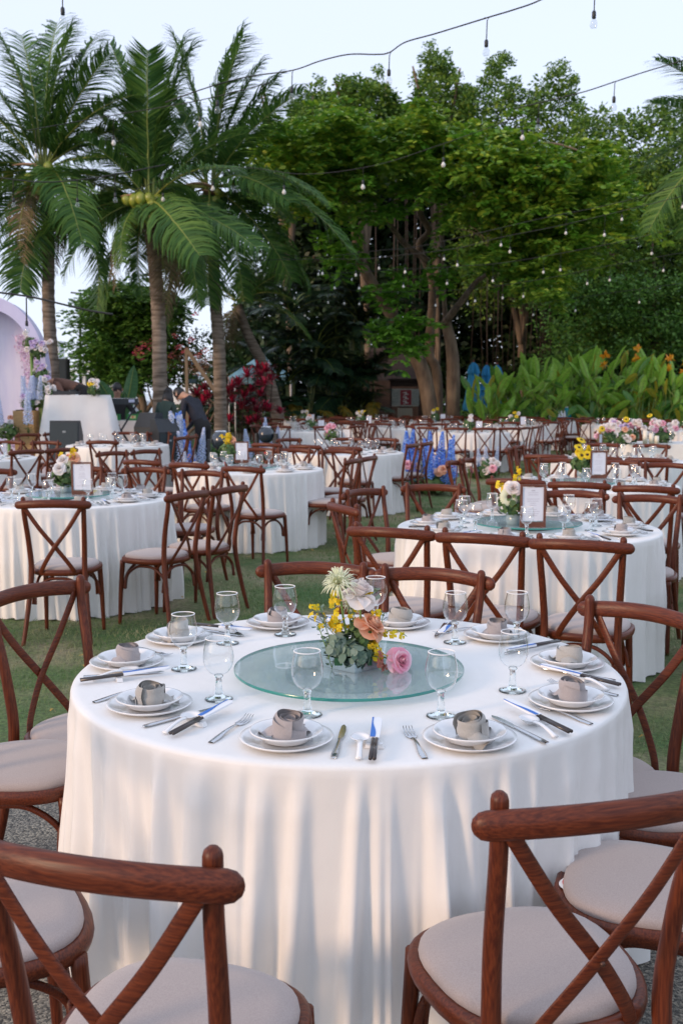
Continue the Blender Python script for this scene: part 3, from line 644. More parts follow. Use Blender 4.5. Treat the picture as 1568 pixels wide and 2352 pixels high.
# ------------------------------------------------------------------ flowers
def rose_mesh(name, m, r=.035, open_=1., seed=0, n=26, back=0):
    rr = random.Random(seed); b = MB()
    for i in range(n):
        u = i/(n-1); a0 = i*2.4+rr.uniform(-.2, .2); q0 = .10*r+r*.42*u; wd = .9+.5*(1-u); lean = (u**1.5)*open_; H = r*(1.05-.25*u)
        def f(s, v, a0=a0, q0=q0, wd=wd, lean=lean, u=u, H=H):
            a = a0+(s-.5)*2*wd*(1-.25*v*v); q = q0*(.35+.65*min(v*2, 1))+r*.75*lean*v**1.6; z = -H*.55+H*(1.15*v-.55*lean*v**2.2)
            curl = .10*r*(v**4)*u; q += curl+.03*r*sin(7*s+i); z -= curl*1.2
            z += .07*r*(1-abs(2*s-1))*v-.05*r*abs(2*s-1)**2
            return Vector((cos(a)*q, sin(a)*q, z))
        b.grid(f, 6, 5)
    for j in range(back):                 # broad outer petals folded right back
        a0 = j*2*pi/back+rr.uniform(-.2, .2)
        def g(s, v, a0=a0):
            w_ = (s-.5)*2.0*sin(pi*min(v*.62+.2, .86)); q = r*(.35+.95*v); a = a0
            return Vector((cos(a)*q-sin(a)*w_*r, sin(a)*q+cos(a)*w_*r, -r*.35-r*(.1+.55*v*v)+.18*r*abs(s-.5)*2+.06*r*sin(5*v+j)))
        b.grid(g, 5, 5)
    return b.me(name, m)
def spider_mesh(r=.05, n=190, seed=1, m=None):
    rr = random.Random(seed); b = MB()
    for i in range(n):
        a = rr.uniform(0, 2*pi); el = rr.uniform(-.25, 1.3); L = r*rr.uniform(.75, 1.1); d = Vector((cos(a)*cos(el), sin(a)*cos(el), sin(el)))
        p = [Vector((0, 0, 0)), d*L*.45+Vector((0, 0, .10*L)), d*L*.8+Vector((0, 0, .04*L)), d*L-Vector((0, 0, .16*L))]
        b.strip(p, [.002, .0032, .003, .0012], d.cross(Vector((-sin(a), cos(a), 0))))
    return b.me('chrysanthemum', m or CREAM)
def gerbera_mesh(m, r=.04, n=26):
    b = MB()
    for l in range(2):
        for i in range(n):
            a = 2*pi*i/n+l*.12; d = Vector((cos(a), sin(a), 0)); k = 1-.15*l
            b.strip([d*.008+Vector((0, 0, .002*l)), d*r*.5*k+Vector((0, 0, .006+.003*l)), d*r*.85*k+Vector((0, 0, .005+.003*l)), d*r*k+Vector((0, 0, .001+.003*l))], [.003, .008, .009, .004], (0, 0, 1))
    b.ball((0, 0, .006), (.010, .010, .006), 12, 6, 1); return b.me('gerbera', [m, BRN])
def orchid_spray(path, n, seed, m=YEL, sz=.011, name='orchid_spray'):
    rr = random.Random(seed); b = MB(); P = bez(path, 6); b.tube(P, .0011, 5, 1)
    for i in range(n):
        k = int((.25+.75*i/n)*(len(P)-1)); o = P[k]+Vector((rr.uniform(-1, 1), rr.uniform(-1, 1), rr.uniform(-1, 1)))*.013; s = sz*rr.uniform(.6, 1.2)
        nv = Vector((rr.uniform(-1, 1), rr.uniform(-1.4, .2), rr.uniform(-.3, .7))).normalized(); t1 = nv.orthogonal().normalized(); t2 = nv.cross(t1)
        for q in range(4):
            a = q*pi/2+rr.uniform(-.3, .3); d = t1*cos(a)+t2*sin(a); e = nv.cross(d); w_ = .75 if q == 0 else .42
            b.add([o, o+d*s*.55+e*s*w_+nv*s*.25, o+d*s*1.05+nv*s*.05, o+d*s*.55-e*s*w_+nv*s*.25], [(0, 1, 2, 3)])
    return b.me(name, [m, STEM])
def leafy(path, n, seed, m=LEAF_EU, sz=.014, rnd=True, name='eucalyptus_sprig'):
    rr = random.Random(seed); b = MB(); P = bez(path, 6); b.tube(P, .0013, 5, 1)
    for i in range(n):
        k = min(int((.15+.85*i/n)*(len(P)-1)), len(P)-2); t = (P[k+1]-P[k]).normalized(); s1 = t.orthogonal().normalized(); s1 = Quaternion(t, i*2.4+rr.uniform(-.4, .4)) @ s1
        d = (s1+t*.45).normalized(); nn = d.cross(t.cross(d)).normalized(); e = d.cross(nn); s = sz*rr.uniform(.7, 1.15); o = P[k]+d*.003; W = .46 if rnd else .22
        V = [o]+[o+d*(s*(.5-.5*cos(a)))*1.0+e*sin(a)*s*W+nn*.12*s*sin(a*.5) for a in (.7, 1.4, 2.2, pi, -2.2, -1.4, -.7)]
        b.add(V, [(0, 1, 2, 3, 4, 5, 6, 7)], 0, False)
    return b.me(name, [m, STEM])
def leafball(c, n, r, seed, m, sz=.02, name='foliage', flat_=.8):
    rr = random.Random(seed); b = MB()
    for i in range(n):
        d = Vector((rr.gauss(0, 1), rr.gauss(0, 1), rr.gauss(0, 1)*.8+.15)).normalized(); q = r*rr.uniform(.55, 1.05); o = Vector(c)+Vector((d.x*q, d.y*q, d.z*q*flat_))
        t1 = Quaternion(d, rr.uniform(0, 6)) @ d.orthogonal().normalized(); t2 = d.cross(t1); s = sz*rr.uniform(.6, 1.2)
        d2 = (d+t1*rr.uniform(-.4, .4)).normalized()
        b.add([o-t1*s*.1, o+t2*s*.45+t1*s*.35+d2*s*.10, o+t2*s*.35+t1*s*.8+d2*s*.1, o+t1*s+d2*s*.02, o-t2*s*.35+t1*s*.8+d2*s*.1, o-t2*s*.45+t1*s*.35+d2*s*.10], [(0, 1, 2, 3, 4, 5)], 0, False)
    return b.me(name, m)
ROSE_PK = rose_mesh('pink_rose', PINK, .036, 1.05, 1, 30, 5); ROSE_PE = rose_mesh('peach_rose', PEACH, .033, .8, 2, 26, 5); ROSE_WH = rose_mesh('white_rose', BLUSH, .036, .55, 3, 22, 6)
ROSE_S = {k: rose_mesh(k, m, .03, .9, 5, 14, 4) for k, m in (('peach_rose', PEACH), ('white_rose', WHITE), ('blush_rose', BLUSH), ('pink_rose', PINK), ('lilac_rose', LILAC))}
GER_W = gerbera_mesh(CREAM); GER_Y = gerbera_mesh(YEL, .036); SPI = spider_mesh()
# main arrangement on the glass of table 1
ZG = ZT+.0285; ax, ay = .035, 2.735
fa = thing('flower_arrangement', 'low silver-boxed arrangement with pink, peach and white roses and yellow orchids on the glass turntable', 'flowers', (ax, ay, ZG))
b = MB(); dm = [(-.088, .012), (.0, -.062), (.078, .0), (-.005, .06)]
V = [(x, y, z) for z in (0, .03) for x, y in dm]+[(x*.93, y*.93, .03) for x, y in dm]+[(x*.93, y*.93, .012) for x, y in dm]
b.add(V, [(3, 2, 1, 0)]+[(i, (i+1) % 4, 4+(i+1) % 4, 4+i) for i in range(4)]+[(4+i, 4+(i+1) % 4, 8+(i+1) % 4, 8+i) for i in range(4)]+[(8+i, 8+(i+1) % 4, 12+(i+1) % 4, 12+i) for i in range(4)]+[(12, 13, 14, 15)], 0, False)
obj('silver_box', b.me('silver_box', SILV), fa)
obj('floral_foam', MB().box((-.004, 0, .024), (.10, .07, .02)).me('floral_foam', mat('floral_foam', (.02, .09, .04), .9, bump=.5)), fa)
def fpos(X, Y, dy=0.): p = at(X, Y, ay+dy); return Vector((p.x-ax, dy, p.z-ZG))
def stemto(p, base, bend=(0, 0, 0), r=.0028, name='stem'):
    mid = (Vector(p)+Vector(base))/2+Vector(bend); o = obj(name, MB().tube(bez([base, mid, p], 5), r, 7).me('stem', STEM), fa); return o
def flo(name, me, p, rot, sc=1.): return obj(name, me, fa, p, rot, sc)
pw = fpos(826, 1352, .0); flo('white_rose', ROSE_WH, pw, (radians(14), radians(8), .4), (.98, .98, 1.3)); stemto(pw-Vector((0, 0, .03)), (.01, 0, .025), (.004, 0, 0))
ps = fpos(779, 1338, -.01); flo('spider_chrysanthemum', SPI, ps-Vector((0, 0, .004)), (radians(20), radians(-12), 0), 1.05); stemto(ps-Vector((0, 0, .004)), (-.005, 0, .025), (-.006, 0, 0), .0032)
p2 = fpos(800, 1392, .05); flo('spider_chrysanthemum', SPI, p2, (radians(20), 0, 2), .85); stemto(p2, (0, .02, .025), (0, 0, 0))
pp = fpos(857, 1432, -.02); flo('peach_rose', ROSE_PE, pp, (radians(38), radians(8), 1.), 1.0); stemto(pp-Vector((0, -.01, .03)), (.02, -.01, .025), (.003, 0, 0), .003)
pk = fpos(922, 1516, -.04); flo('pink_rose', ROSE_PK, pk, (radians(68), radians(18), .6), .76); stemto(pk+Vector((-.01, .03, -.01)), (.03, 0, .03), (.0, .02, 0), .0025)
for i, (pth, n, sd) in enumerate([([(-.02, 0, .03), (-.05, -.01, .10), (-.055, -.01, .16), (-.045, 0, .215)], 26, 3), ([(0, 0, .03), (-.03, .01, .11), (-.04, -.02, .13), (-.055, -.03, .125)], 24, 4), ([(-.02, 0, .05), (-.08, 0, .12), (-.10, 0, .15), (-.115, .01, .165)], 9, 5),
                                  ([(.03, 0, .03), (.05, -.02, .09), (.055, -.03, .06), (.07, -.04, .045)], 30, 6), ([(.03, 0, .04), (.06, 0, .12), (.05, .0, .15), (.04, -.02, .12)], 20, 7), ([(.04, 0, .04), (.08, .01, .09), (.11, .01, .10), (.14, .0, .085)], 7, 8), ([(.01, .02, .04), (.02, .03, .17), (.035, .03, .20), (.03, .03, .22)], 7, 9), ([(0, 0, .05), (-.005, .01, .16), (.01, .02, .17), (.03, .02, .165)], 10, 19)]):
    flo('orchid_spray', orchid_spray([Vector(q) for q in pth], n, sd), (0, 0, 0), (0, 0, 0))
for i, pth in enumerate([[(-.03, 0, .03), (-.07, 0, .09), (-.085, .01, .14), (-.095, .0, .17)], [(-.04, -.01, .02), (-.075, -.02, .06), (-.09, -.02, .10), (-.10, -.02, .12)], [(.04, 0, .03), (.07, .02, .10), (.075, .02, .13), (.08, .02, .145)], [(-.06, -.01, .0), (-.068, -.02, .03), (-.07, -.02, .06), (-.075, -.02, .09)], [(0, .02, .03), (0, .03, .1), (.0, .03, .13), (-.005, .03, .16)]]):
    flo('eucalyptus_sprig', leafy([Vector(q) for q in pth], 16, 30+i, rnd=i in (0, 3, 4)), (0, 0, 0), (0, 0, 0))
flo('grey_green_leaves', leafball((0, -.038, .045), 120, .036, 41, LEAF_EU, .03, flat_=.85), (0, 0, 0), (0, 0, 0)); flo('foliage', leafball((-.035, -.01, .06), 110, .038, 42, LEAF_EU, .028), (0, 0, 0), (0, 0, 0))
flo('foliage', leafball((.015, .0, .085), 90, .05, 44, GRN, .02), (0, 0, 0), (0, 0, 0)); flo('foliage', leafball((.02, .01, .05), 120, .045, 43, GRN, .022), (0, 0, 0), (0, 0, 0))
flo('brown_orchid', orchid_spray([Vector((.03, -.02, .04)), Vector((.06, -.045, .04)), Vector((.068, -.055, .025)), Vector((.065, -.06, .01))], 10, 77, mat('rust_petal', (.35, .12, .09), .6, trans=.2), .012), (0, 0, 0), (0, 0, 0))
# smaller arrangements and framed cards for the other tables
WOODF = mat('frame_wood', (.10, .035, .02), .45, (.16, .06, .035), (1, 1, 1), 30); CARD = mat('card_paper', (.66, .69, .76), .7); INK = mat('grey_ink', (.45, .45, .52), .7)
def frame(x, y, z, rz, label, h=.21, wd=.135):
    h *= .94; wd *= .9
    t = thing('menu_frame', label, 'frame', (x, y, z), rz, 'framed cards on the tables'); b = MB(); tk = .012
    b.box((-wd/2, 0, h/2), (tk, .016, h)); b.box((wd/2, 0, h/2), (tk, .016, h)); b.box((0, 0, h-tk/2-.001), (wd-tk-.0006, .0155, tk)); b.box((0, 0, .014), (wd-tk-.0006, .0155, .026)); b.box((0, .0, .003), (wd*.95, .06, .006)); obj('frame', b.me('frame', WOODF), t)
    obj('card', MB().box((0, 0, h/2+.008), (wd-tk-.002, .003, h-.05)).me('card', CARD), t)
    b = MB(); rr = random.Random(int(x*100)+7)
    for k in range(13):
        zz = h-.035-k*.0115; l = rr.uniform(.25, .75)*(wd-.03)
        if k in (3, 8): continue
        b.box((0, -.0022, zz), (l if k else .02, .0006, .0022 if k else .006))
    obj('lettering', b.me('lettering', INK), t); return t
VASE = mat('small_vase', (.25, .33, .35), .2, coat=.5)
def bouquet(x, y, z, label, spec, seed, scale=1., vase=True, group='centrepieces of the far tables'):
    """spec: list of (kind, n, spread)"""
    rr = random.Random(seed); t = thing('flower_arrangement', label, 'flowers', (x, y, z), 0, group)
    if vase: obj('vase', MB().lathe([(0, 0), (.04, 0), (.045, .03), (.042, .06), (.038, .06), (0, .05)], 14).me('vase', VASE), t)
    h0 = .06 if vase else .0
    obj('foliage', leafball((0, 0, h0+.05*scale), int(150*min(scale, 2.5)), .085*scale, seed, GRN, .035*scale**.5), t)
    for kind, n, sp in spec:
        for i in range(n):
            a = rr.uniform(0, 2*pi); q = rr.uniform(.2, 1)*sp*scale; hh = h0+(.06+rr.uniform(0, .12))*scale
            if kind == 'delphp': obj('delphinium_spike', SPIKEP[i % 2], t, (cos(a)*q, sin(a)*q, h0), (rr.uniform(-.15, .15), rr.uniform(-.15, .15), a), (scale*.75, scale*.75, scale*.42))
            elif kind == 'orchid': obj('orchid_spray', orchid_spray([Vector((0, 0, h0)), Vector((cos(a)*q*.3, sin(a)*q*.3, hh*.7)), Vector((cos(a)*q*.8, sin(a)*q*.8, hh+.03)), Vector((cos(a)*q*1.2, sin(a)*q*1.2, hh+.05))], 22, seed*31+i, sz=.015), t)
            elif kind == 'delph': obj('delphinium_spike', SPIKE[i % 3], t, (cos(a)*q, sin(a)*q, h0), (rr.uniform(-.15, .15), rr.uniform(-.15, .15), a), scale*.5)
            else:
                me = {'gerw': GER_W, 'gery': GER_Y, 'spider': SPI}.get(kind) or ROSE_S[kind]; tall = kind in ('gerw', 'gery', 'spider')
                obj({'gerw': 'white_gerbera', 'gery': 'yellow_gerbera', 'spider': 'spider_chrysanthemum'}.get(kind, kind), me, t, (cos(a)*q, sin(a)*q-.02, hh+(.04 if tall else .0)), (radians(rr.uniform(25, 75)), rr.uniform(-.5, .5), 0), 1.25)
                if tall: obj('stem', MB().tube([(cos(a)*q*.3, sin(a)*q*.3, h0), (cos(a)*q, sin(a)*q-.02, hh+.04)], .0025, 6).me('stem', STEM), t)
    return t
def spike_mesh(seed, m, H=.9, r0=.045):
    rr = random.Random(seed); b = MB(); b.tube([(0, 0, 0), (0, 0, H*.97)], .004, 5, 1)
    n = int(170)
    for i in range(n):
        u = .30+.70*i/n; a = i*2.4; q = r0*(1-((u-.3)/.7)**1.6)*rr.uniform(.7, 1.1)+.006; o = Vector((cos(a)*q, sin(a)*q, H*u)); s = .02*(1.1-.5*u)
        d = Vector((cos(a), sin(a), rr.uniform(-.2, .4))).normalized(); t1 = d.orthogonal().normalized(); t1 = Quaternion(d, rr.uniform(0, 6)) @ t1; t2 = d.cross(t1)
        b.add([o+t1*s, o+t2*s+d*s*.4, o-t1*s, o-t2*s+d*s*.4], [(0, 1, 2, 3)], 0, False)
    for i in range(24):
        a = rr.uniform(0, 6.3); zz = rr.uniform(.05, .3)*H; d = Vector((cos(a), sin(a), .4)); b.strip([Vector((0, 0, zz)), Vector((0, 0, zz))+d*.05, Vector((0, 0, zz))+d*.1], [.004, .02, .003], (0, 0, 1), 1)
    return b.me('delphinium_spike', [m, GRN])
SPIKE = [spike_mesh(k, DBLUE) for k in range(3)]; SPIKEP = [spike_mesh(k+5, PBLUE) for k in range(2)]
def T(k, dx=0, dy=0): return TB[k][0]+dx, TB[k][1]+dy
zc = ZT+.0285
x, y = T(2, .02, .04); bouquet(x-.05, y, zc, 'bouquet of peach and white roses with yellow orchids beside the framed menu', [('peach_rose', 4, .09), ('white_rose', 3, .08), ('spider', 1, .04), ('orchid', 4, .10)], 3, 1.25)
frame(x+.10, y-.12, zc, -.05, 'dark wooden menu frame on the peach rose table', .25, .16)
p = up(1178, 1205, zc); bouquet(p.x, p.y, zc, 'white gerbera with a dark centre among yellow flowers on a dark glass turntable', [('gery', 3, .05), ('orchid', 3, .09), ('blush_rose', 2, .06)], 8, 1.1)
gw = bpy.data.objects[-1] if False else None
gt = [o for o in C.objects if o.get('label', '').startswith('white gerbera with')][0]
obj('white_gerbera', GER_W, gt, (-.035, -.05, .16), (radians(80), 0, 0), 1.35); obj('stem', MB().tube([(0, 0, .06), (-.035, -.045, .16)], .003, 6).me('stem', STEM), gt)
p = up(1222, 1210, zc); frame(p.x, p.y, zc, .05, 'reddish wooden menu frame beside the white gerbera', .25, .145)
p = up(527, 1062, zc); bouquet(p.x, p.y, zc, 'yellow orchid spray in a vase beside a framed card', [('orchid', 8, .06), ('peach_rose', 1, .05)], 9, 1.3)
p = up(555, 1063, zc); frame(p.x, p.y, zc, 0, 'framed card beside the yellow orchid spray', .24, .15)
p = up(1335, 1095, zc); bouquet(p.x, p.y, zc, 'bright yellow daisies in a vase beside a framed card', [('gery', 6, .07), ('orchid', 4, .1), ('blush_rose', 1, .05)], 10, 1.2)
p = up(1373, 1098, zc); frame(p.x, p.y, zc, .1, 'framed card beside the bright yellow daisies', .25, .15)
p = up(247, 1005, ZT); bouquet(p.x, p.y, ZT, 'white and blush rose posy below the draped booth', [('white_rose', 5, .07), ('blush_rose', 2, .07)], 11, 1.2); p = up(266, 1006, ZT); frame(p.x, p.y, ZT, 0, 'framed card beside the white posy below the booth', .24, .15)
p = up(762, 1020, ZT); bouquet(p.x, p.y, ZT, 'pink bouquet with yellow accents in the middle of the lawn', [('pink_rose', 5, .08), ('blush_rose', 3, .08), ('orchid', 2, .08)], 12, 1.4); p = up(795, 1020, ZT); frame(p.x, p.y, ZT, -.4, 'framed card standing askew beside the pink bouquet', .25, .15)
p = up(1390, 1032, ZT); bouquet(p.x, p.y, ZT, 'blush rose bouquet with a yellow bloom beside the pink head table', [('blush_rose', 7, .11), ('pink_rose', 3, .1), ('orchid', 3, .14), ('gery', 1, .1)], 13, 1.7); p = up(1377, 1036, ZT); frame(p.x, p.y, ZT, 1.0, 'framed card seen nearly edge-on beside the blush rose bouquet', .25, .15)
for k, sp, lab in ((7, [('blush_rose', 4, .08), ('white_rose', 2, .08)], 'small blush posy on the table in front of the lilac arch'), (10, [('peach_rose', 3, .07), ('blush_rose', 3, .08)], 'peach and blush posy beyond the white delphiniums'), (11, [('white_rose', 4, .08), ('orchid', 3, .1)], 'white and yellow posy in line with the kiosk'),
                   (12, [('white_rose', 4, .08), ('blush_rose', 1, .05)], 'white posy behind the blue delphinium bed'), (14, [('white_rose', 2, .08), ('gery', 3, .08)], 'yellow and white posy in line with the folded parasols'), (13, [('white_rose', 5, .09), ('gery', 2, .08)], 'white posy next to the tall blue bottle'),
                   (15, [('white_rose', 2, .08), ('gery', 2, .08)], 'yellow posy at the foot of the forked tree'), (16, [('white_rose', 4, .1), ('orchid', 2, .1)], 'white posy in the back row before the cane palms'), (19, [('white_rose', 3, .1), ('peach_rose', 3, .1)], 'peach and white posy before the broad-leaved hedge')):
    x, y = T(k, -.06, 0); bouquet(x, y, ZT, lab, sp, 50+k, 1.5); frame(x+.2, y-.05, ZT, 0, 'small framed card next to the '+lab.split(' on ')[0].split(' in ')[0].split(' at ')[0].split(' before ')[0].split(' beyond ')[0].split(' behind ')[0].split(' next ')[0]+f' of the {TB[k][2]}', .24, .15)
# ------------------------------------------------------------------ foliage
def tri(*c): return list(c)
LF_BANYAN = mat('banyan_leaf', (.05, .1, .03), .5, island=[(.05, .11, .02), (.09, .19, .028), (.15, .28, .036), (.25, .36, .045)], trans=.25)
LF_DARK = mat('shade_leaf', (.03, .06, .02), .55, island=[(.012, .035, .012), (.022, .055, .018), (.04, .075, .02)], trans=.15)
LF_FLAM = mat('spray_leaf', (.08, .16, .03), .5, island=[(.08, .20, .025), (.15, .31, .033), (.26, .42, .04), (.42, .50, .05)], trans=.3)
LF_BUSH = mat('bush_leaf', (.07, .15, .03), .5, island=[(.05, .13, .025), (.10, .23, .035), (.18, .34, .05)], trans=.25)
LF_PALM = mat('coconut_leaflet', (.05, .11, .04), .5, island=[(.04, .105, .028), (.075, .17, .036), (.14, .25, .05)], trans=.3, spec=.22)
LF_PALMY = mat('yellow_green_leaflet', (.12, .18, .04), .45, island=[(.06, .12, .03), (.12, .19, .035), (.2, .22, .05)], trans=.3)  # yellower leaflets, for some fronds picked at random
LF_DRY = mat('dry_leaflet', (.25, .18, .10), .7, island=[(.12, .09, .05), (.28, .2, .11)], trans=.2)
RACH = mat('frond_rib', (.22, .26, .05), .5); BARKP = mat('palm_bark', (.10, .075, .055), .9, (.26, .21, .165), (1, 1, 7), 3.2, 5, .8, bdist=.03)
BARK = mat('tree_bark', (.10, .07, .05), .95, (.24, .175, .12), (1, 1, .35), 5, 6, .9, bdist=.04)
def leaves(centres, size, m, name, up_bias=.3, flatl=.5, seed=0, fold=.15):
    r = np.random.RandomState(seed); n = len(centres); c = np.asarray(centres)
    d = r.normal(0, 1, (n, 3)); d[:, 2] = d[:, 2]*flatl; d /= np.linalg.norm(d, axis=1)[:, None]
    nn = r.normal(0, 1, (n, 3)); nn[:, 2] += up_bias*3; nn -= (nn*d).sum(1)[:, None]*d; nn /= np.linalg.norm(nn, axis=1)[:, None]; e = np.cross(d, nn)
    s = (np.asarray(size)*np.ones(n)*r.uniform(.6, 1.25, n))[:, None]
    P = np.stack([c-d*s*.5, c+e*s*.3-nn*s*fold*.5+d*s*.05, c+d*s*.55-nn*s*fold, c-e*s*.3-nn*s*fold*.5+d*s*.05], 1).reshape(-1, 3)
    return np_mesh(name, P, np.arange(4*n).reshape(-1, 4), m)
def clumps(cs, rad, per, seed, squash=.75):
    r = np.random.RandomState(seed); cs = np.asarray(cs); n = len(cs); d = r.normal(0, 1, (n, per, 3)); d /= np.linalg.norm(d, axis=2)[:, :, None]
    q = r.uniform(.35, 1.05, (n, per, 1)); rd = (np.asarray(rad)*np.ones(n))[:, None, None]; p = cs[:, None, :]+d*q*rd*np.array([1, 1, squash]); return p.reshape(-1, 3)
def branch(b, p, r, n=8, k=5): b.tube(bez(p, k), lerpr(r, k), n)
# outline of the tree tops in the photograph (x, y) at its 1568 width
OUT = [(540, 470), (600, 360), (640, 300), (690, 200), (725, 182), (760, 205), (790, 170), (850, 162), (885, 175), (910, 225), (945, 240), (965, 130), (990, 105), (1025, 120), (1050, 185), (1085, 170), (1120, 150), (1150, 120), (1175, 165), (1205, 175),
       (1240, 175), (1262, 150), (1290, 155), (1310, 190), (1335, 255), (1360, 232), (1395, 235), (1430, 245), (1470, 230), (1520, 215), (1568, 225), (1800, 240)]
def top_y(X):
    for (a, b), (c, d) in zip(OUT, OUT[1:]):
        if a <= X <= c: return b+(d-b)*(X-a)/(c-a)
    return OUT[0][1] if X < OUT[0][0] else OUT[-1][1]
G_TREE = 'broad-leaved trees behind the lawn'
def big_tree(x0, x1, dist, label, seed, leaf=.15, per=95, dens=1., low=560, m=LF_BANYAN, base=None, tr=1.):
    """crown between photograph columns x0..x1"""
    r = random.Random(seed); cs = []; rad = []
    xc = (at((x0+x1)/2, 900, dist)).x; wdt = (x1-x0)/FPX*dist
    t = thing('leafy_tree', label, 'tree', (xc, dist, -.01), 0, G_TREE); cols = int((x1-x0)/13*dens)
    for i in range(cols):
        X = x0+(x1-x0)*(i+.5)/cols+r.uniform(-6, 6); ty = top_y(X)+r.uniform(0, 26)
        for kk in range(int(17*dens)):
            Y = ty+(low-ty)*(kk+r.random())/(17*dens); Dd = dist+r.uniform(-1.8, 1.2)+1.2*(1-min(1, (Y-ty)/150)); p = at(X+r.uniform(-10, 10), Y, Dd)
            rr = r.uniform(.28, .52) if Y < ty+70 else r.uniform(.4, .75)
            if Y < ty+rr/dist*FPX*.8: p = at(X, ty+rr/dist*FPX*.8, Dd)
            if r.random() < .12: continue
            cs.append((p.x-xc, p.y-dist, p.z)); rad.append(rr)
    obj('crown', leaves(clumps(cs, rad, per, seed), leaf, m, 'crown', .35, .55, seed), t)
    b = MB(); h = at(0, low, dist).z+1.5
    branch(b, [(0, 0, 0), (.1, 0, h*.35), (-.1, 0, h*.7), (.1, 0, h)], [.13, .11, .09, .05], 8)
    for k in range(7):
        a = r.uniform(0, 6.3); zz = h*r.uniform(.45, .75); e = Vector((cos(a)*wdt*.35, sin(a)*1.2, h+r.uniform(-.2, 2.5)))
        branch(b, [(0, 0, zz), (e.x*.4, e.y*.4, zz+(e.z-zz)*.6), e], [.14, .09, .03], 6)
    obj('trunk', b.me('trunk', BARK), t); return t
big_tree(560, 760, 37, 'pale-topped leafy tree just beyond the coconut palms', 11, low=450)
big_tree(740, 935, 38, 'rounded leafy tree whose twin tops stand behind the sagging light string', 12, low=410)
big_tree(915, 1080, 39, 'tallest feathery-topped tree above the forked trunk', 13, low=400, dens=.95)
big_tree(1060, 1330, 38, 'wide leafy tree with ragged twigs at its top, beyond the spreading tree', 14, low=700)
big_tree(1310, 1700, 36, 'dense leafy tree over the broad-leaved hedge', 15, low=820, dens=1.0)
# ragged twigs above the tops
tb = []
for X, Y in [(985, 100), (1000, 118), (1020, 112), (1045, 165), (1128, 140), (1150, 125), (1168, 118), (1265, 145), (1285, 150), (1305, 165), (1320, 175), (870, 150), (735, 172), (1290, 140), (1140, 128)]:
    for k in range(5): p = at(X+R.uniform(-9, 9), Y+R.uniform(0, 30), 37.5+R.uniform(-1, 1)); tb.append(tuple(p))
tw = thing('feathery_twigs', 'thin leafy twigs sticking out above the tree line against the sky', 'twigs', (0, 0, 0)); bpy.data.objects.remove(tw)
tag(obj('treetop_foliage', leaves(clumps(tb, .22, 34, 77), .11, LF_BANYAN, 'treetop_foliage', .3, .6, 78)), 'feathery shoots above the tree line against the sky', 'foliage', kind='stuff')
# dark thicket filling the depth under and behind the crowns; shade is put into its leaf colour
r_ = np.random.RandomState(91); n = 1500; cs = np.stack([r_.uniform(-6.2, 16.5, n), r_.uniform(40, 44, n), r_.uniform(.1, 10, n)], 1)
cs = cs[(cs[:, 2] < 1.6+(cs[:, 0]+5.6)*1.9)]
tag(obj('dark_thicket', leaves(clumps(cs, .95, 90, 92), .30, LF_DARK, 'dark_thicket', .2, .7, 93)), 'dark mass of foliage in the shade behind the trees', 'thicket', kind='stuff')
n = 420; cs = np.stack([r_.uniform(3.0, 14, n), r_.uniform(33, 35.5, n), r_.uniform(.3, 5.2, n)], 1); cs = cs[(cs[:, 0] > 6.2) | (cs[:, 2] < 1.2)]
tag(obj('undergrowth', leaves(clumps(cs, .55, 85, 94), .12, LF_BUSH, 'undergrowth', .3, .6, 95)), 'shaded shrubs and creepers behind the broad-leaved hedge', 'undergrowth', kind='stuff')
# aerial roots
ar = MB()
for k in range(42):
    X = R.choice([R.uniform(1090, 1300), R.uniform(1130, 1270), R.uniform(860, 1100)]); D = R.uniform(34.5, 37); p = at(X, 560, D); q = R.uniform(.5, 2.6)
    ar.tube([(p.x, D, p.z+2), (p.x+R.uniform(-.08, .08), D, (p.z+q)/2), (p.x+R.uniform(-.15, .15), D, q*.8)], R.uniform(.007, .015), 5)
tag(obj('aerial_roots', ar.me('aerial_roots', mat('root_bark', (.05, .032, .022), .9))), 'thin brown hanging roots beneath the dense crowns', 'roots', kind='stuff')

# the spreading tree with the forked trunk and flat sprays
DT = 29.2
def T3(X, Y, d=0.): p = at(X, Y, DT+d); return Vector((p.x-FT.x, d, p.z))
FT = at(1010, 935, DT); sp = thing('spreading_tree', 'spreading tree with a forked leaning trunk and flat sprays of bright leaves', 'tree', (FT.x, DT, -.01))
b = MB(); branch(b, [(T3(1000, 940).x, 0, -.1), T3(975, 870), T3(935, 785, -.2), T3(885, 700, -.5), T3(840, 625, -.8), T3(818, 580, -1)], [.24, .21, .19, .165, .14, .11], 12, 6); obj('trunk', b.me('trunk', BARK), sp)
b = MB(); branch(b, [(T3(1038, 940).x, .2, -.1), T3(1040, 860, .2), T3(1035, 790, .2), T3(1022, 735, .2)], [.23, .19, .165, .14], 12, 6); obj('trunk', b.me('trunk', BARK), sp)
b = MB(); branch(b, [(T3(1012, 940).x, .8, -.1), T3(1003, 860, .8), T3(985, 810, .9), T3(992, 700, .9), T3(990, 640, .9), T3(975, 600, .8), T3(962, 560, .6), T3(985, 530, .4), T3(965, 490, .3), T3(975, 455, 0), T3(1020, 440, -.5)], [.16, .14, .13, .12, .10, .095, .09, .10, .09, .08, .06], 10, 5); obj('trunk', b.me('trunk', BARK), sp)
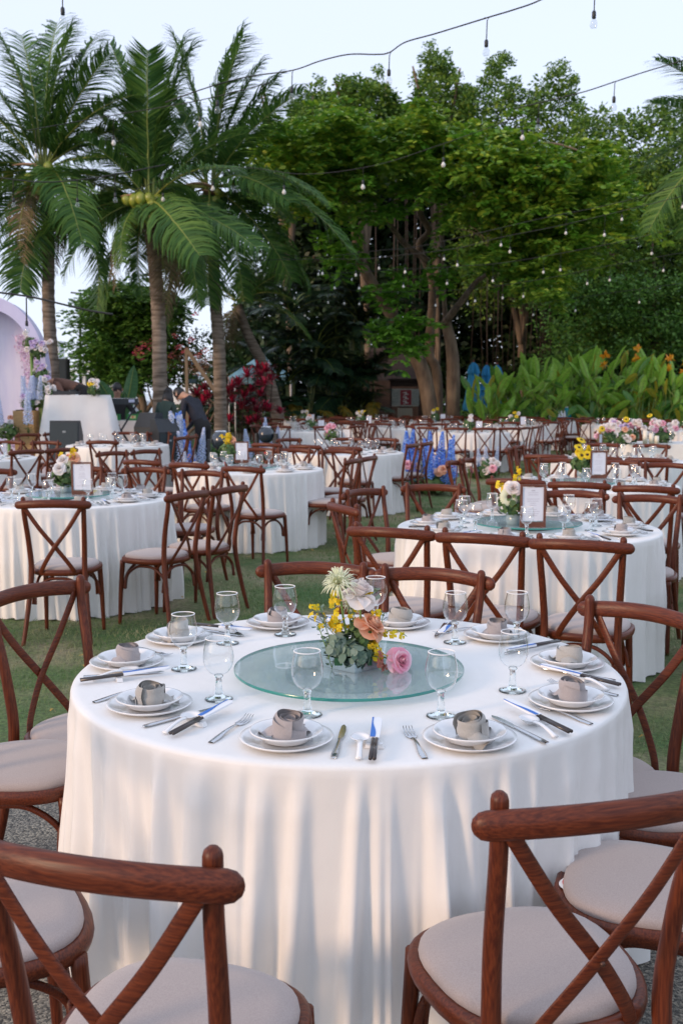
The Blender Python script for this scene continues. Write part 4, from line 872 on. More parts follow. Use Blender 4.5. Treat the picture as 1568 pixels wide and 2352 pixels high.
BR = [([(1022, 740), (1060, 690), (1095, 645), (1140, 620), (1180, 612)], [.12, .09, .07, .05, .03]), ([(1022, 740), (1018, 660), (1015, 600), (1012, 560)], [.08, .06, .05, .03]), ([(818, 580), (790, 600), (750, 602), (720, 590)], [.10, .09, .07, .04]), ([(818, 580), (815, 540), (800, 480), (760, 430)], [.11, .09, .07, .04]),
      ([(985, 600), (930, 560), (890, 510), (850, 490), (800, 475)], [.09, .08, .07, .05, .03]), ([(1020, 440), (1080, 400), (1150, 430), (1220, 440)], [.08, .07, .05, .02]), ([(1020, 440), (1060, 380), (1150, 350), (1230, 380), (1290, 420)], [.07, .06, .05, .04, .02]),
      ([(1080, 400), (1160, 410), (1230, 470), (1260, 560)], [.05, .04, .03, .015]), ([(1020, 440), (940, 380), (870, 350), (800, 340)], [.07, .06, .04, .02]), ([(760, 430), (700, 430), (650, 425), (600, 410)], [.05, .04, .03, .02]), ([(1060, 380), (1010, 330), (960, 310), (880, 300)], [.05, .04, .03, .02]),
      ([(1150, 350), (1200, 330), (1280, 330), (1340, 350)], [.05, .035, .03, .015]), ([(1080, 400), (1110, 440), (1150, 500), (1170, 560)], [.04, .03, .02, .01]), ([(760, 430), (740, 380), (700, 340)], [.05, .03, .02])]
for pts, rs in BR:
    b = MB(); dd = [R.uniform(-1.6, .3) if i else (-.8 if pts[0][0] == 818 else .1) for i in range(len(pts))]; branch(b, [T3(X, Y, d) for (X, Y), d in zip(pts, dd)], rs, 7, 5); obj('branch', b.me('branch', BARK), sp)
b = MB()
for k in range(46):
    X, Y = R.uniform(1040, 1300), R.uniform(370, 540); q = R.uniform(20, 60); a = R.uniform(-.4, 1.3)
    b.tube([T3(X, Y, -2.2), T3(X+cos(a)*q*.5, Y+sin(a)*q*.3, -2.4), T3(X+cos(a)*q, Y+sin(a)*q, -2.6)], [.012, .008, .004], 4)
tg = obj('twig', b.me('twig', mat('bare_twig', (.30, .18, .12), .9)), sp); tg['kind'] = 'stuff'
def spray_pts(c, L, az, droop, npair, rr):
    """one flat compound leaf spray: returns centres, directions"""
    qt = Quaternion((rr.gauss(0, 1), rr.gauss(0, 1), 0), abs(rr.gauss(0, .33))); out = []; d = qt @ Vector((cos(az), sin(az), 0)); s = qt @ Vector((-sin(az), cos(az), 0))
    for j in range(4):                    # pinnae
        for sg in (-1, 1):
            o = d*L*(.2+.22*j)+Vector((0, 0, -droop*(.2+.22*j)**2*L+rr.gauss(0, .03))); pd = (s*sg*.9+d*.45).normalized(); pl = L*.42*(1-.12*j)
            for q in range(npair):
                u = (q+1)/npair
                for h in (-1, 1):
                    ld = Vector((pd.x*.5+h*-pd.y, pd.y*.5+h*pd.x, pd.z-.12+rr.gauss(0, .2))).normalized(); out.append((Vector(c)+o+pd*pl*u+ld*.03+Vector((0, 0, -droop*u*pl*.5)), ld))
    return out
def spray_mesh(list_, m, name, size, seed):
    rr = random.Random(seed); c = []; d = []
    for args in list_:
        for p, l in spray_pts(*args, rr): c.append(p); d.append(l)
    c = np.array([tuple(p) for p in c]); d = np.array([tuple(p) for p in d]); n = len(c); r = np.random.RandomState(seed)
    nn = np.array([0, 0, 1.])+r.normal(0, .35, (n, 3)); nn -= (nn*d).sum(1)[:, None]*d; nn /= np.linalg.norm(nn, axis=1)[:, None]; e = np.cross(d, nn); s = (size*r.uniform(.75, 1.2, n))[:, None]
    P = np.stack([c, c+e*s*.27+d*s*.3-nn*s*.04, c+e*s*.22+d*s*.75-nn*s*.08, c+d*s-nn*s*.12, c-e*s*.22+d*s*.75-nn*s*.08, c-e*s*.27+d*s*.3-nn*s*.04], 1).reshape(-1, 3)
    return np_mesh(name, P, np.arange(6*n).reshape(-1, 6), m)
SPR = []
def region(n, f): 
    for k in range(n): SPR.append(f())
def lay(X, Y, d, L=.75): p = T3(X, Y, d); return (p, R.uniform(.5, 1.)*L, R.uniform(0, 6.28), R.uniform(.2, .6), 4)
for x0_, x1_, y0_, y1_, n_ in [(620, 860, 265, 420, 110), (700, 1050, 265, 370, 130), (930, 1250, 285, 400, 130), (1100, 1400, 330, 520, 210), (1120, 1400, 520, 620, 75), (1300, 1480, 380, 560, 55), (560, 720, 300, 400, 40), (860, 1050, 400, 440, 25), (1040, 1150, 430, 470, 18), (1150, 1330, 440, 540, 80), (1160, 1290, 590, 660, 30), (690, 830, 420, 480, 30), (600, 760, 330, 470, 60), (1010, 1110, 560, 600, 6)]:
    for k in range(n_):
        X = R.uniform(x0_, x1_); Y = R.uniform(y0_, y1_)+22*sin(X*.031)+14*sin(X*.083+1); SPR.append(lay(X, Y, R.uniform(-3.6, .6)))
LOWS = [(880, 470, 10, 45, 18), (985, 415, 12, 45, 30), (900, 650, 12, 28, 40), (925, 745, 18, 55, 22), (940, 785, 10, 30, 15), (1000, 620, 7, 25, 20), (800, 560, 14, 20, 60), (1170, 590, 16, 45, 30), (760, 555, 8, 35, 20)]
low = []
for X, Y, n_, sx, sy in LOWS:
    for k in range(n_): low.append((T3(X+R.uniform(-sx, sx), Y+R.uniform(-sy, sy), R.uniform(-1.9, -1.2)), R.uniform(.45, .7), R.uniform(3.6, 5.8), R.uniform(.3, .9), 4))
YG = [q for q in SPR if R.random() < .2]; obj('crown', spray_mesh(SPR, LF_FLAM, 'crown', .165, 5), sp)
LF_BR = mat('young_leaf', (.12, .26, .03), .45, island=[(.10, .27, .025), (.16, .38, .035), (.25, .48, .05)], trans=.35)
low += YG; yo = obj('foliage', spray_mesh(low, LF_BR, 'foliage', .16, 6), sp); yo['label'] = 'bright green young leaf sprays low on the branches'

# bushy tree with pink blossom behind the palms
DB = 27.; bt = thing('bushy_tree', 'low bushy tree with bright compound leaves beside the metal trellis', 'tree', (-5.2, DB, -.01)); lst = []
for k in range(760):
    X = R.gauss(300, 70); Y = R.uniform(640, 860); X = min(max(X, 165), 440)
    if (X-300)**2/135**2+(Y-760)**2/125**2 > 1: continue
    p = at(X, Y, DB+R.uniform(-1.2, 1.2)); lst.append(((p.x+5.2, p.y-DB, p.z), R.uniform(.35, .7), R.uniform(0, 6.28), R.uniform(.3, .8), 4))
obj('crown', spray_mesh(lst, LF_BUSH, 'crown', .12, 7), bt); b = MB(); branch(b, [(0, 0, 0), (.1, 0, 1.2), (-.2, 0, 2.2), (-.1, 0, 3.4)], [.12, .1, .08, .03]); branch(b, [(.05, 0, .9), (.7, 0, 1.8), (1, 0, 2.6)], [.07, .05, .02]); branch(b, [(.05, 0, 1.1), (-.7, 0, 2.0), (-1, 0, 2.4)], [.07, .05, .02]); obj('trunk', b.me('trunk', BARK), bt)
bg_ = thing('bougainvillea', 'bougainvillea with pink and orange blossom between two palm trunks', 'shrub', (-4., 26.2, -.01)); cs = []
for k in range(46): p = at(R.uniform(295, 470), R.uniform(760, 880), 26.2+R.uniform(-.5, .5)); cs.append((p.x+4, p.y-26.2, p.z))
obj('foliage', leaves(clumps(cs, .3, 55, 61), .07, LF_DARK, 'foliage', .3, .6, 62), bg_)
cs2 = []
for X, Y in [(318, 800), (330, 790), (345, 785), (310, 812), (322, 822), (410, 795), (440, 780), (400, 770), (448, 720), (330, 812), (455, 815), (425, 805), (345, 800), (395, 815), (470, 805)]:
    p = at(X, Y, 25.6); cs2.append((p.x+4, p.y-26.2, p.z))
PKB = mat('bougainvillea_bract', (.7, .08, .2), .6, island=[(.65, .04, .14), (.75, .18, .3), (.7, .28, .12)], trans=.3); obj('blossom', leaves(clumps(cs2, .11, 26, 63), .06, PKB, 'blossom', .3, .6, 64), bg_)
DRY = mat('dry_creeper', (.28, .18, .10), .8, island=[(.20, .12, .06), (.36, .25, .15), (.4, .14, .1)], trans=.2); cs = []
for k in range(26): p = at(R.uniform(345, 480), R.uniform(805, 850), 25.9); cs.append((p.x+4, p.y-26.2, p.z))
obj('dry_foliage', leaves(clumps(cs, .22, 50, 65), .06, DRY, 'dry_foliage', .2, .6, 66), bg_)
b = MB(); [branch(b, [(R.uniform(-.5, .5), 0, 0), (R.uniform(-1, 1), 0, 1.2), (R.uniform(-1.2, 1.2), 0, 2.)], [.04, .03, .01], 5, 3) for k in range(6)]; obj('stem', b.me('stem', BARK), bg_)

# ------------------------------------------------------------------ coconut palms
def frond_mesh(seed, L=3.3, n=86, m=LF_PALM, ll=.88, droop=.9, wid=.037, name='frond'):
    r = random.Random(seed); pts = []; P = []
    for i in range(19):
        u = i/18; P.append(Vector((L*(u-.10*u*u*droop), r.uniform(-.01, .01)+.10*L*u*u*r.choice([.3]) , -L*.42*droop*u**2.1+.10*L*u)))
    b = MB(); b.tube(P, [.032*(1-.88*(i/18)) for i in range(19)], 5, 1)
    for i in range(n):
        u = .13+.87*i/n; k = u*18; j = min(int(k), 17); o = P[j].lerp(P[j+1], k-j); t = (P[j+1]-P[j]).normalized(); s = Vector((-t.y, t.x, 0)).normalized(); upn = s.cross(t)*-1
        upn = t.cross(s)
        for sg in (-1, 1):
            l = ll*(sin(pi*min(.12+.88*u, 1)*.92)**.6)*r.uniform(.8, 1.1); d0 = (s*sg*.85+t*.55+upn*r.uniform(-.05, .30)).normalized(); g = Vector((0, 0, -1))
            p1 = o+d0*l*.4; d1 = (d0+g*r.uniform(.25, .6)).normalized(); p2 = p1+d1*l*.35; d2 = (d1+g*r.uniform(.5, 1.1)).normalized(); p3 = p2+d2*l*.3
            nr = (upn*.8-s*sg*.5+Vector((r.uniform(-.2, .2), r.uniform(-.2, .2), 0))); b.strip([o, p1, p2, p3], [wid*.7, wid, wid*.75, .006], nr)
    return b.me(name, [m, RACH])
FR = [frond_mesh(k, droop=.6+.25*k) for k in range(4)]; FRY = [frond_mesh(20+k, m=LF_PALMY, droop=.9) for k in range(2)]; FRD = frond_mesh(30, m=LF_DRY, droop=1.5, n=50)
FRU = [frond_mesh(40+k, droop=.45, ll=.95) for k in range(2)]
def put_frond(t, me, org, az, el, roll=0., sc=1., lab=None):
    """az: heading in the ground plane; el: angle above the horizon"""
    o = obj('frond', me, t, org); q = Quaternion((0, 0, 1), az) @ Quaternion((0, 1, 0), -el) @ Quaternion((1, 0, 0), roll); o.rotation_mode = 'QUATERNION'; o.rotation_quaternion = q; o.scale = (sc, sc, sc)
    if lab: o['label'] = lab
    return o
NUT = mat('green_coconut', (.16, .24, .03), .4, (.3, .32, .04), nscale=6, coat=.2)
def palm(D, trunk, fr, label, seed, rad=(.17, .13, .12), nuts=None, extra=12, sc=1., sheath=True):
    """trunk: photograph points bottom to top; fr: (end x, end y, depth) fronds aimed in the picture"""
    r = random.Random(seed); P = [at(X, Y, D) for X, Y in trunk]; base = Vector((P[0].x+(P[0].x-P[1].x)/(P[0].z-P[1].z+1e-6)*(0-P[0].z)*.6, D, 0)); t = thing('coconut_palm', label, 'palm', (base.x, D, -.01), 0, 'coconut palms behind the stage')
    pts = [Vector((0, 0, 0))]+[Vector((p.x-base.x, 0, p.z)) for p in P]; b = MB(); k = 14; pp = bez(pts, k); rs = lerpr([rad[0]*1.25]+[rad[0]+(rad[2]-rad[0])*i/(len(P)-1) for i in range(len(P))], k)
    rs = [q*(1+.045*((i % 2)*2-1)) for i, q in enumerate(rs)]; b.tube(pp, rs, 14); obj('trunk', b.me('trunk', BARKP), t)
    top = pts[-1]+Vector((0, 0, .1))
    for X, Y, dy in fr:
        e = at(X, Y, D+dy); v = Vector((e.x-base.x, dy, e.z))-top; hv = sqrt(v.x**2+v.y**2); az = atan2(v.y, v.x); chord = v.length
        el = atan2(v.z, hv)+.38*min(1, hv/max(chord, .01)) if v.z/chord < .75 else atan2(v.z, hv)+.10
        me = FRU[r.randrange(2)] if v.z/chord > .75 else r.choice(FR); s = min(max(chord/3.05, .55), 1.35)
        put_frond(t, me, top+Vector((v.x, v.y, 0)).normalized()*.06, az, min(el, 1.45), r.uniform(-.5, .5), s)
    for k in range(extra):
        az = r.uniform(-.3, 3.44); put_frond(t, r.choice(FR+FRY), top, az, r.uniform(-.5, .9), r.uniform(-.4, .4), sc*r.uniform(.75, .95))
    for k in range(3): put_frond(t, FRD, top-Vector((0, 0, .15)), r.uniform(3.3, 6.1), r.uniform(-1.1, -.5), 0, r.uniform(.45, .62)*sc, 'withered brown frond')
    if nuts:
        for k in range(nuts):
            a = r.uniform(3.3, 6.1); obj('coconut', NUTM, t, top+Vector((cos(a)*r.uniform(.18, .42), -.22+sin(a)*.3, -.05-r.uniform(.0, .5))), (r.uniform(-.4, .4), r.uniform(-.4, .4), 0), r.uniform(.85, 1.1))
        for k in range(2): obj('flower_sheath', SHEATH, t, top+Vector(((-1)**k*.2, -.2, -.1)), (0, -.35+.5*k, pi*(1-k)+.3), 1.)
    return t
NUTM = MB().ball((0, 0, 0), (.105, .105, .125), 12, 8).me('coconut', NUT)
SHEATH = MB().tube(bez([(0, 0, 0), (.25, 0, .02), (.5, 0, -.05), (.7, 0, -.16)], 5), lerpr([.03, .085, .07, .008], 5), 8, flat=(.4, 1)).me('flower_sheath', mat('dry_sheath', (.42, .24, .15), .7))
palm(21, [(122, 870), (112, 700), (112, 560), (106, 440), (100, 400)], [(150, 75, 0), (240, 130, -.3), (215, 95, .5), (10, 95, 0), (-40, 160, -.5), (-130, 240, .2), (60, 90, .8), (-90, 330, -1), (285, 210, .4), (300, 240, -1.2), (270, 420, -.8), (60, 660, -.8), (-20, 610, .2), (285, 660, 1.2), (235, 580, -.6), (-120, 500, .6), (170, 500, -2), (130, 60, 1)],
     'tall slim coconut palm standing nearest the lilac arch', 1, (.135, .115, .10), 9, 6)
palm(20.5, [(368, 900), (365, 740), (357, 620), (347, 520), (345, 470)], [(285, 105, 0), (372, 95, 0), (430, 125, .4), (330, 130, -.4), (175, 345, -.8), (140, 600, -.3), (160, 520, .8), (300, 660, .5), (545, 615, -1), (470, 660, -.6), (250, 590, -1), (490, 600, .4), (520, 420, -1.5), (560, 320, .3), (220, 250, .5), (200, 420, 1), (450, 250, .5), (400, 610, -2)],
     'coconut palm with the big cluster of yellow-green nuts', 2, (.145, .13, .12), 16, 6, 1.05)
palm(24, [(507, 955), (503, 800), (493, 660), (490, 520), (482, 440)], [(440, 95, 0), (525, 85, 0), (590, 155, 0), (555, 110, .5), (625, 190, .4), (690, 225, -.4), (790, 520, -1), (720, 420, -1.5), (700, 650, -.5), (640, 640, -1), (400, 300, -1), (380, 200, .3), (640, 300, -1.5), (385, 745, -.3), (660, 500, .6), (560, 640, -1), (480, 640, -1.6), (600, 440, -2)],
     'coconut palm with its trunk next to the red cordylines', 3, (.15, .13, .12), 5, 8, 1.05)
palm(28, [(625, 900), (600, 830), (568, 765), (545, 700)], [(540, 765, 0), (700, 745, -.5), (720, 640, 0), (500, 690, .3), (590, 590, 0), (660, 590, .5), (450, 640, .4), (555, 640, -.5), (640, 690, -.6)], 'short palm with a slanting trunk rising over the blue tent', 4, (.16, .14, .12), 0, 2, .7)
palm(20, [(1740, 880), (1725, 600), (1700, 320)], [(1520, 135, 0), (1490, 300, -.3), (1500, 400, .5), (1510, 520, -.3), (1550, 540, 0), (1550, 215, .6), (1600, 520, -.6), (1640, 60, 0), (1800, 200, 0)], 'palm outside the picture whose fronds hang in at the edge', 5, (.15, .13, .12), 0, 0, .9)
# cane palms
def cane_frond(seed): return frond_mesh(seed, L=1.5, n=34, m=LF_DARKP, ll=.5, droop=1.1, wid=.045)
LF_DARKP = mat('cane_palm_leaflet', (.02, .055, .025), .45, island=[(.010, .036, .018), (.02, .06, .026), (.04, .09, .03)], trans=.2)
CF = [cane_frond(60+k) for k in range(3)]; CFY = frond_mesh(66, L=1.2, n=30, m=mat('yellowing_leaflet', (.35, .22, .02), .5, island=[(.16, .14, .02), (.4, .24, .02)], trans=.3), ll=.4, droop=1.6, wid=.045)
CANE = mat('cane_stem', (.10, .14, .04), .5, (.26, .26, .08), (1, 1, 4), 3)
for g, (xa, xb, D) in enumerate([(640, 720, 30), (715, 800, 30.6), (790, 875, 31)]):
    xc = at((xa+xb)/2, 900, D).x; t = thing('cane_palm', ['dark clump of cane palm beside the blue tent', 'tallest dark cane palm clump with a pale yellow cane', 'dark cane palm clump next to the kiosk roof'][g], 'palm', (xc, D, -.01), 0, 'cane palms before the trees')
    for k in range(9):
        bx = R.uniform(-.4, .4); by = R.uniform(-.3, .3); hz_ = R.uniform(.8, 3.9 if g != 1 else 4.3); tx = bx*2.2+R.uniform(-.2, .2)
        obj('cane', MB().tube(bez([(bx, by, 0), ((bx+tx)/2, by, hz_*.55), (tx, by, hz_)], 3), .035, 7).me('cane', CANE), t)
        for q in range(7):
            az = R.uniform(0, 6.28) if q > 3 else R.uniform(3.3, 6.1); put_frond(t, R.choice(CF), (tx, by, hz_), az, R.uniform(.1, 1.2), 0, R.uniform(.7, 1.05))
    for k in range(3): put_frond(t, CFY, (R.uniform(-.7, .7), -.5, R.uniform(.6, 1.3)), R.uniform(3.6, 5.8), R.uniform(-.3, .4), 0, .7, 'yellowing leaf near the foot')
# broad-leaved hedge: each clump a plant, each blade a leaf
def paddle(seed, L=.75, W=.17, name='leaf'):
    r = random.Random(seed); b = MB(); bend = r.uniform(.1, .6)
    def f(u, v):
        w_ = W*(sin(pi*min(v*.97+.03, 1))**.62)*.5; x = (u-.5)*2*w_; return Vector((x, -bend*L*.45*v*v+abs(u-.5)*2*w_*.35, L*(v-.12*bend*v*v)))
    b.grid(f, 4, 7); b.tube([(0, .01, -.45), (0, .004, 0), (0, -bend*L*.11, L*.48), (0, -bend*L*.4, L*.9)], [.012, .010, .007, .003], 5, 1); return b
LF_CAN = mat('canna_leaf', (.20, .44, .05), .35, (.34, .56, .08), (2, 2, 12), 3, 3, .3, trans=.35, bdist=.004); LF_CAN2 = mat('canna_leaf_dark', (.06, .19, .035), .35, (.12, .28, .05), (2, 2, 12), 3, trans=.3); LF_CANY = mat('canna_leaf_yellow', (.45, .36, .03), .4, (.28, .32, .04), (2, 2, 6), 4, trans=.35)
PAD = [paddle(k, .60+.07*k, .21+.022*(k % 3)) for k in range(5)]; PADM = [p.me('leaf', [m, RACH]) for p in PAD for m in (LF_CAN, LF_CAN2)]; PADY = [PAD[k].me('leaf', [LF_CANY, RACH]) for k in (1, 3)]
ptop = [(1060, 870), (1130, 850), (1160, 835), (1200, 820), (1260, 805), (1330, 800), (1400, 812), (1440, 790), (1500, 810), (1568, 825), (1700, 820)]
names = ['outermost canna clump touching the folded parasols', 'canna clump with upright paddle leaves beside the parasols', 'canna clump with one yellow-green torn leaf', 'tall canna clump behind the bottle table', 'canna clump directly above the tall blue bottle', 'canna clump just beyond the tall blue bottle', 'bright canna clump in the middle of the hedge',
         'canna clump with a small orange flower on top', 'canna clump with one tall narrow dark leaf', 'canna clump with orange-yellow flowers', 'canna clump behind the pink flowers of the head table', 'canna clump with a yellow flower spike', 'canna clump at the picture edge above the head table', 'last canna clump of the hedge, cut off by the picture edge']
for i in range(14):
    X = 1115+i*37; D = 28.6+R.uniform(-.6, .8); c = at(X, 940, D); t = thing('canna_plant', names[i], 'plant', (c.x, D, -.01), 0, 'canna plants of the broad-leaved hedge')
    yt = [b_+(d_-b_)*(X-a_)/(c_-a_) for (a_, b_), (c_, d_) in zip(ptop, ptop[1:]) if a_ <= X <= c_][0]; zt = at(X, yt, D).z
    for k in range(44):
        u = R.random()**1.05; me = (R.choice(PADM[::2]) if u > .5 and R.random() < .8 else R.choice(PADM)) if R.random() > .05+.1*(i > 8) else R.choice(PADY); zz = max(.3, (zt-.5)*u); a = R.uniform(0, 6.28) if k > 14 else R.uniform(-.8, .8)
        o = obj('leaf', me, t, (R.uniform(-.42, .42), R.uniform(-.5, .3), zz), (0, 0, 0), R.uniform(.62, .95)); o.rotation_euler = (R.uniform(-.3, 1.1 if u < .8 else .5), R.uniform(-1.0, 1.0) if u < .8 else R.uniform(-.6, .6), a)
    for k in range(4): obj('stem', MB().tube([(R.uniform(-.3, .3), 0, 0), (R.uniform(-.3, .3), 0, zt*.7)], .015, 5).me('stem', STEM), t)
    if i in (7, 9, 11, 12):
        o = obj('flower', leaves(clumps([(.05, -.3, zt-.1), (.02, -.3, zt-.35)], .1, 12, i), .16, mat('canna_flower', (.75, .35, .03), .5, island=[(.8, .45, .02), (.75, .25, .02)], trans=.3), 'flower', .2, 1.5, i), t)
# strap-leaved ground cover and ferns at the foot of the trees
def straps(name, n, fx, Ls, m, label, w_=.03):
    b = []; 
    V = []; F = []
    for k in range(n):
        x, y = fx(); a = R.uniform(0, 6.28); L = Ls*R.uniform(.6, 1.2); d = Vector((cos(a), sin(a), 0)); s = Vector((-sin(a), cos(a), 0))*w_; o = Vector((x, y, -.01)); h = R.uniform(.55, .9)
        P = [o, o+d*L*.25+Vector((0, 0, L*h*.75)), o+d*L*.6+Vector((0, 0, L*h*.8)), o+d*L*.95+Vector((0, 0, L*h*.35))]; W = [.6, 1, .8, .1]; q = len(V)
        for p, ww in zip(P, W): V += [tuple(p-s*ww/2), tuple(p+s*ww/2)]
        F += [(q+2*j, q+2*j+1, q+2*j+3, q+2*j+2) for j in range(3)]
    tag(obj(name, np_mesh(name, V, F, m)), label, 'ground cover', kind='stuff')
STRAP = mat('strap_leaf', (.04, .12, .03), .4, island=[(.02, .07, .02), (.04, .13, .03), (.08, .2, .04)], trans=.25)
straps('ground_cover', 5200, lambda: (R.uniform(-4.6, -1.0), R.uniform(22.0, 24.6)), .55, STRAP, 'long strap-like green leaves round the palm feet')
straps('ground_fern', 6500, lambda: (R.uniform(-1.6, 13), R.uniform(29.4, 32)), .6, mat('fern_leaf', (.03, .08, .02), .5, island=[(.012, .045, .014), (.03, .09, .02), (.06, .13, .03)], trans=.2), 'dark ferny ground cover along the far edge of the lawn', .04)
RF0 = mat('dark_stem', (.03, .015, .012), .9)
CORD = mat('cordyline_leaf', (.25, .01, .03), .4, island=[(.09, .008, .02), (.26, .012, .04), (.55, .02, .07)], trans=.3)
def rosette(seed, L=.42):
    r = random.Random(seed); b = MB()
    for k in range(26):
        a = k*2.4; el = .2+1.1*k/26+r.uniform(-.15, .15); l = L*r.uniform(.7, 1.1); d = Vector((cos(a)*cos(el), sin(a)*cos(el), sin(el))); s = Vector((-sin(a), cos(a), 0))
        b.strip([d*.02, d*l*.4, d*l*.75-Vector((0, 0, .03)), d*l-Vector((0, 0, .10*l/.4))], [.02, .055, .045, .006], d.cross(s))
    return b.me('leaf_rosette', CORD)
ROS = [rosette(k) for k in range(3)]
for g, (xs, D, lab) in enumerate([([(548, 880), (575, 895), (560, 910), (590, 880), (535, 920), (600, 905), (570, 862), (585, 925), (610, 880), (555, 935)], 25.5, 'large dark red cordyline bush before the blue tent'), ([(600, 860), (612, 850), (625, 870), (590, 845)], 26.2, 'bright crimson cordyline shoots at the slanting palm trunk'),
                                 ([(470, 890), (452, 905), (463, 925), (480, 910), (530, 888), (525, 900)], 25, 'red cordyline on both sides of the palm trunk')]):
    c = at(xs[0][0], 900, D); t = thing('cordyline', lab, 'plant', (c.x, D, -.01), 0, 'red cordylines')
    for X, Y in xs:
        p = at(X, Y, D+R.uniform(-.3, .3)); q = (p.x-c.x, p.y-D, p.z-.05); obj('leaf_rosette', R.choice(ROS), t, q, (R.uniform(-.3, .3), R.uniform(-.3, .3), R.uniform(0, 6)), R.uniform(.65, .95)); obj('stem', MB().tube([(q[0]*.5, q[1], 0), q], .012, 5).me('stem', RF0), t)
        if R.random() < .7: obj('leaf_rosette', R.choice(ROS), t, (q[0]+R.uniform(-.2, .2), q[1], q[2]*.55), (0, 0, R.uniform(0, 6)), .8)

# ------------------------------------------------------------------ stage and what stands on it
LAV = mat('lavender_skirt', (.62, .60, .76), .7, (.70, .68, .80), nscale=3, bump=.2); DECK = mat('stage_carpet', (.25, .24, .27), .9)
ZS = .40
st = thing('stage', 'low stage with a pale lavender skirt in front of the coconut palms', 'stage', (-5.2, 19., -.004)); b = MB().box((0, 0, ZS/2-.01), (4.9, 4.6, ZS-.02)); obj('skirt', b.me('skirt', LAV), st)
obj('deck', MB().box((0, 0, ZS-.008), (4.94, 4.64, .02)).me('deck', DECK), st)
DCL = mat('booth_cloth', (.78, .76, .74), .8, (.82, .81, .79), nscale=4, bump=.25, bscale=8, bdist=.02)
def draped(name, x, y, z, wx, wy, h, flare, m, rz=0.):
    t = thing(name[0], name[1], name[2], (x, y, z), rz); b = MB(); n = 14
    corners = [(-wx/2, -wy/2), (wx/2, -wy/2), (wx/2, wy/2), (-wx/2, wy/2)]; top = []; rows = []
    for r_i in range(7):
        v = r_i/6; ring = []
        for c in range(4):
            a, d = Vector(corners[c]), Vector(corners[(c+1) % 4])
            for k in range(n):
                u = k/n; p = a.lerp(d, u); cn = abs(2*u-1)**6; nrm = Vector(((d-a).y, -(d-a).x)).normalized(); out = p.normalized()*flare*v*cn*1.2+nrm*(.012+.02*sin(u*17+c*2+v*2)*v+flare*.25*v)
                ring.append((p.x+out.x, p.y+out.y, h*(1-v)+.004))
        rows += ring
    N = 4*n; b.add(rows, [(i*N+j, (i+1)*N+j, (i+1)*N+(j+1) % N, i*N+(j+1) % N) for i in range(6) for j in range(N)]); b.add(rows[:N], [tuple(range(N))], 0, False)
    obj('cloth', b.me('cloth', m), t); return t
BY = 17.1; bl = at(88, 990, BY).x; brx = at(246, 990, BY).x; btop = at(160, 908, BY).z
draped(('dj_booth', 'tall music booth draped in a white cloth on the stage', 'booth'), (bl+brx)/2+.02, BY+.35, ZS, 1.02, .62, btop-ZS, .20, DCL, radians(14))
def wedge(name, X, Y, D, label, w_=.44, h=.34, rz=0., back=False, z=ZS, group=None):
    p = at(X, Y, D); t = thing(name, label, 'speaker', (p.x, D, z), rz, group); b = MB(); dpt = .34
    pr = [(-dpt/2, 0), (dpt/2, 0), (dpt/2, h*.62), (.02, h), (-.06, h)] if not back else [(-dpt/2, 0), (dpt/2, 0), (.10, h), (-.04, h), (-dpt/2, h*.7)]
    V = [(s*w_/2, y, zz) for s in (-1, 1) for y, zz in pr]; n = 5; b.add(V, [tuple(range(n)), tuple(reversed(range(n, 2*n)))]+[(i, i+n, (i+1) % n+n, (i+1) % n) for i in range(n)], 0, False); obj('cabinet', b.me('cabinet', BLACK), t)
    y0, z0 = pr[-1]; y1, z1_ = pr[0]; d = Vector((0, y0-y1, z0-z1_)); nn = Vector((0, -d.z, d.y)).normalized()
    b = MB(); V = []
    for q in (.003, .012):
        for s, u in ((-1, .06), (1, .06), (1, .94), (-1, .94)): V.append(Vector((s*w_*.46, y1, z1_))+d*u+nn*q)
    b.add(V, [(4, 5, 6, 7), (0, 1, 5, 4), (1, 2, 6, 5), (2, 3, 7, 6), (3, 0, 4, 7)], 0, False); obj('grille', b.me('grille', GRILL), t)
    c = Vector((0, y1, z1_))+d*.72+nn*.014; obj('badge', MB().box(c, (.05, .003, .03)).me('badge', mat('grey_badge', (.25, .28, .3), .4)), t)
    obj('handle', MB().tube([(w_/2+.004, -.05, h*.4), (w_/2+.015, 0, h*.42), (w_/2+.004, .06, h*.4)], .008, 6).me('handle', BLACK), t); return t
p = at(152, 990, 16.35)
wedge('stage_monitor', 152, 1000, 16.35, 'black wedge monitor standing against the draped white booth', .46, at(152, 966, 16.35).z-.47, z=.47)
obj('block', MB().box((p.x, 16.4, .435), (.5, .4, .07)).me('block', BLACK)); tag(C.objects['block'], 'flat black block under the wedge monitor at the booth', 'block')
wedge('stage_monitor', 345, 1000, 17.4, 'black wedge monitor with a slanting grey panel behind the back chairs', .40, at(345, 948, 17.4).z-ZS, radians(-35), True)
wedge('stage_monitor', 378, 1000, 17.0, 'second black wedge monitor pushed against the slanting one', .40, at(378, 962, 17.).z-ZS, radians(40), True)
p = at(142, 850, 22); t = thing('loudspeaker', 'black loudspeaker on a pole between the palm trunk and the white pavilion', 'speaker', (p.x, 22, ZS)); zz = p.z-ZS
obj('cabinet', MB().box((0, 0, zz), (.28, .28, .46), taper=1.04).me('cabinet', BLACK), t); obj('grille', MB().box((0, -.145, zz), (.25, .008, .42)).me('grille', GRILL), t); obj('pole', MB().tube([(0, 0, -.3), (0, 0, zz-.23)], .02, 8).me('pole', BLACK), t); o = MB()
for k in range(3): o.tube([(0, 0, .35), (cos(k*2.1)*.4, sin(k*2.1)*.4, -.38)], .012, 6)
obj('tripod', o.me('tripod', BLACK), t)
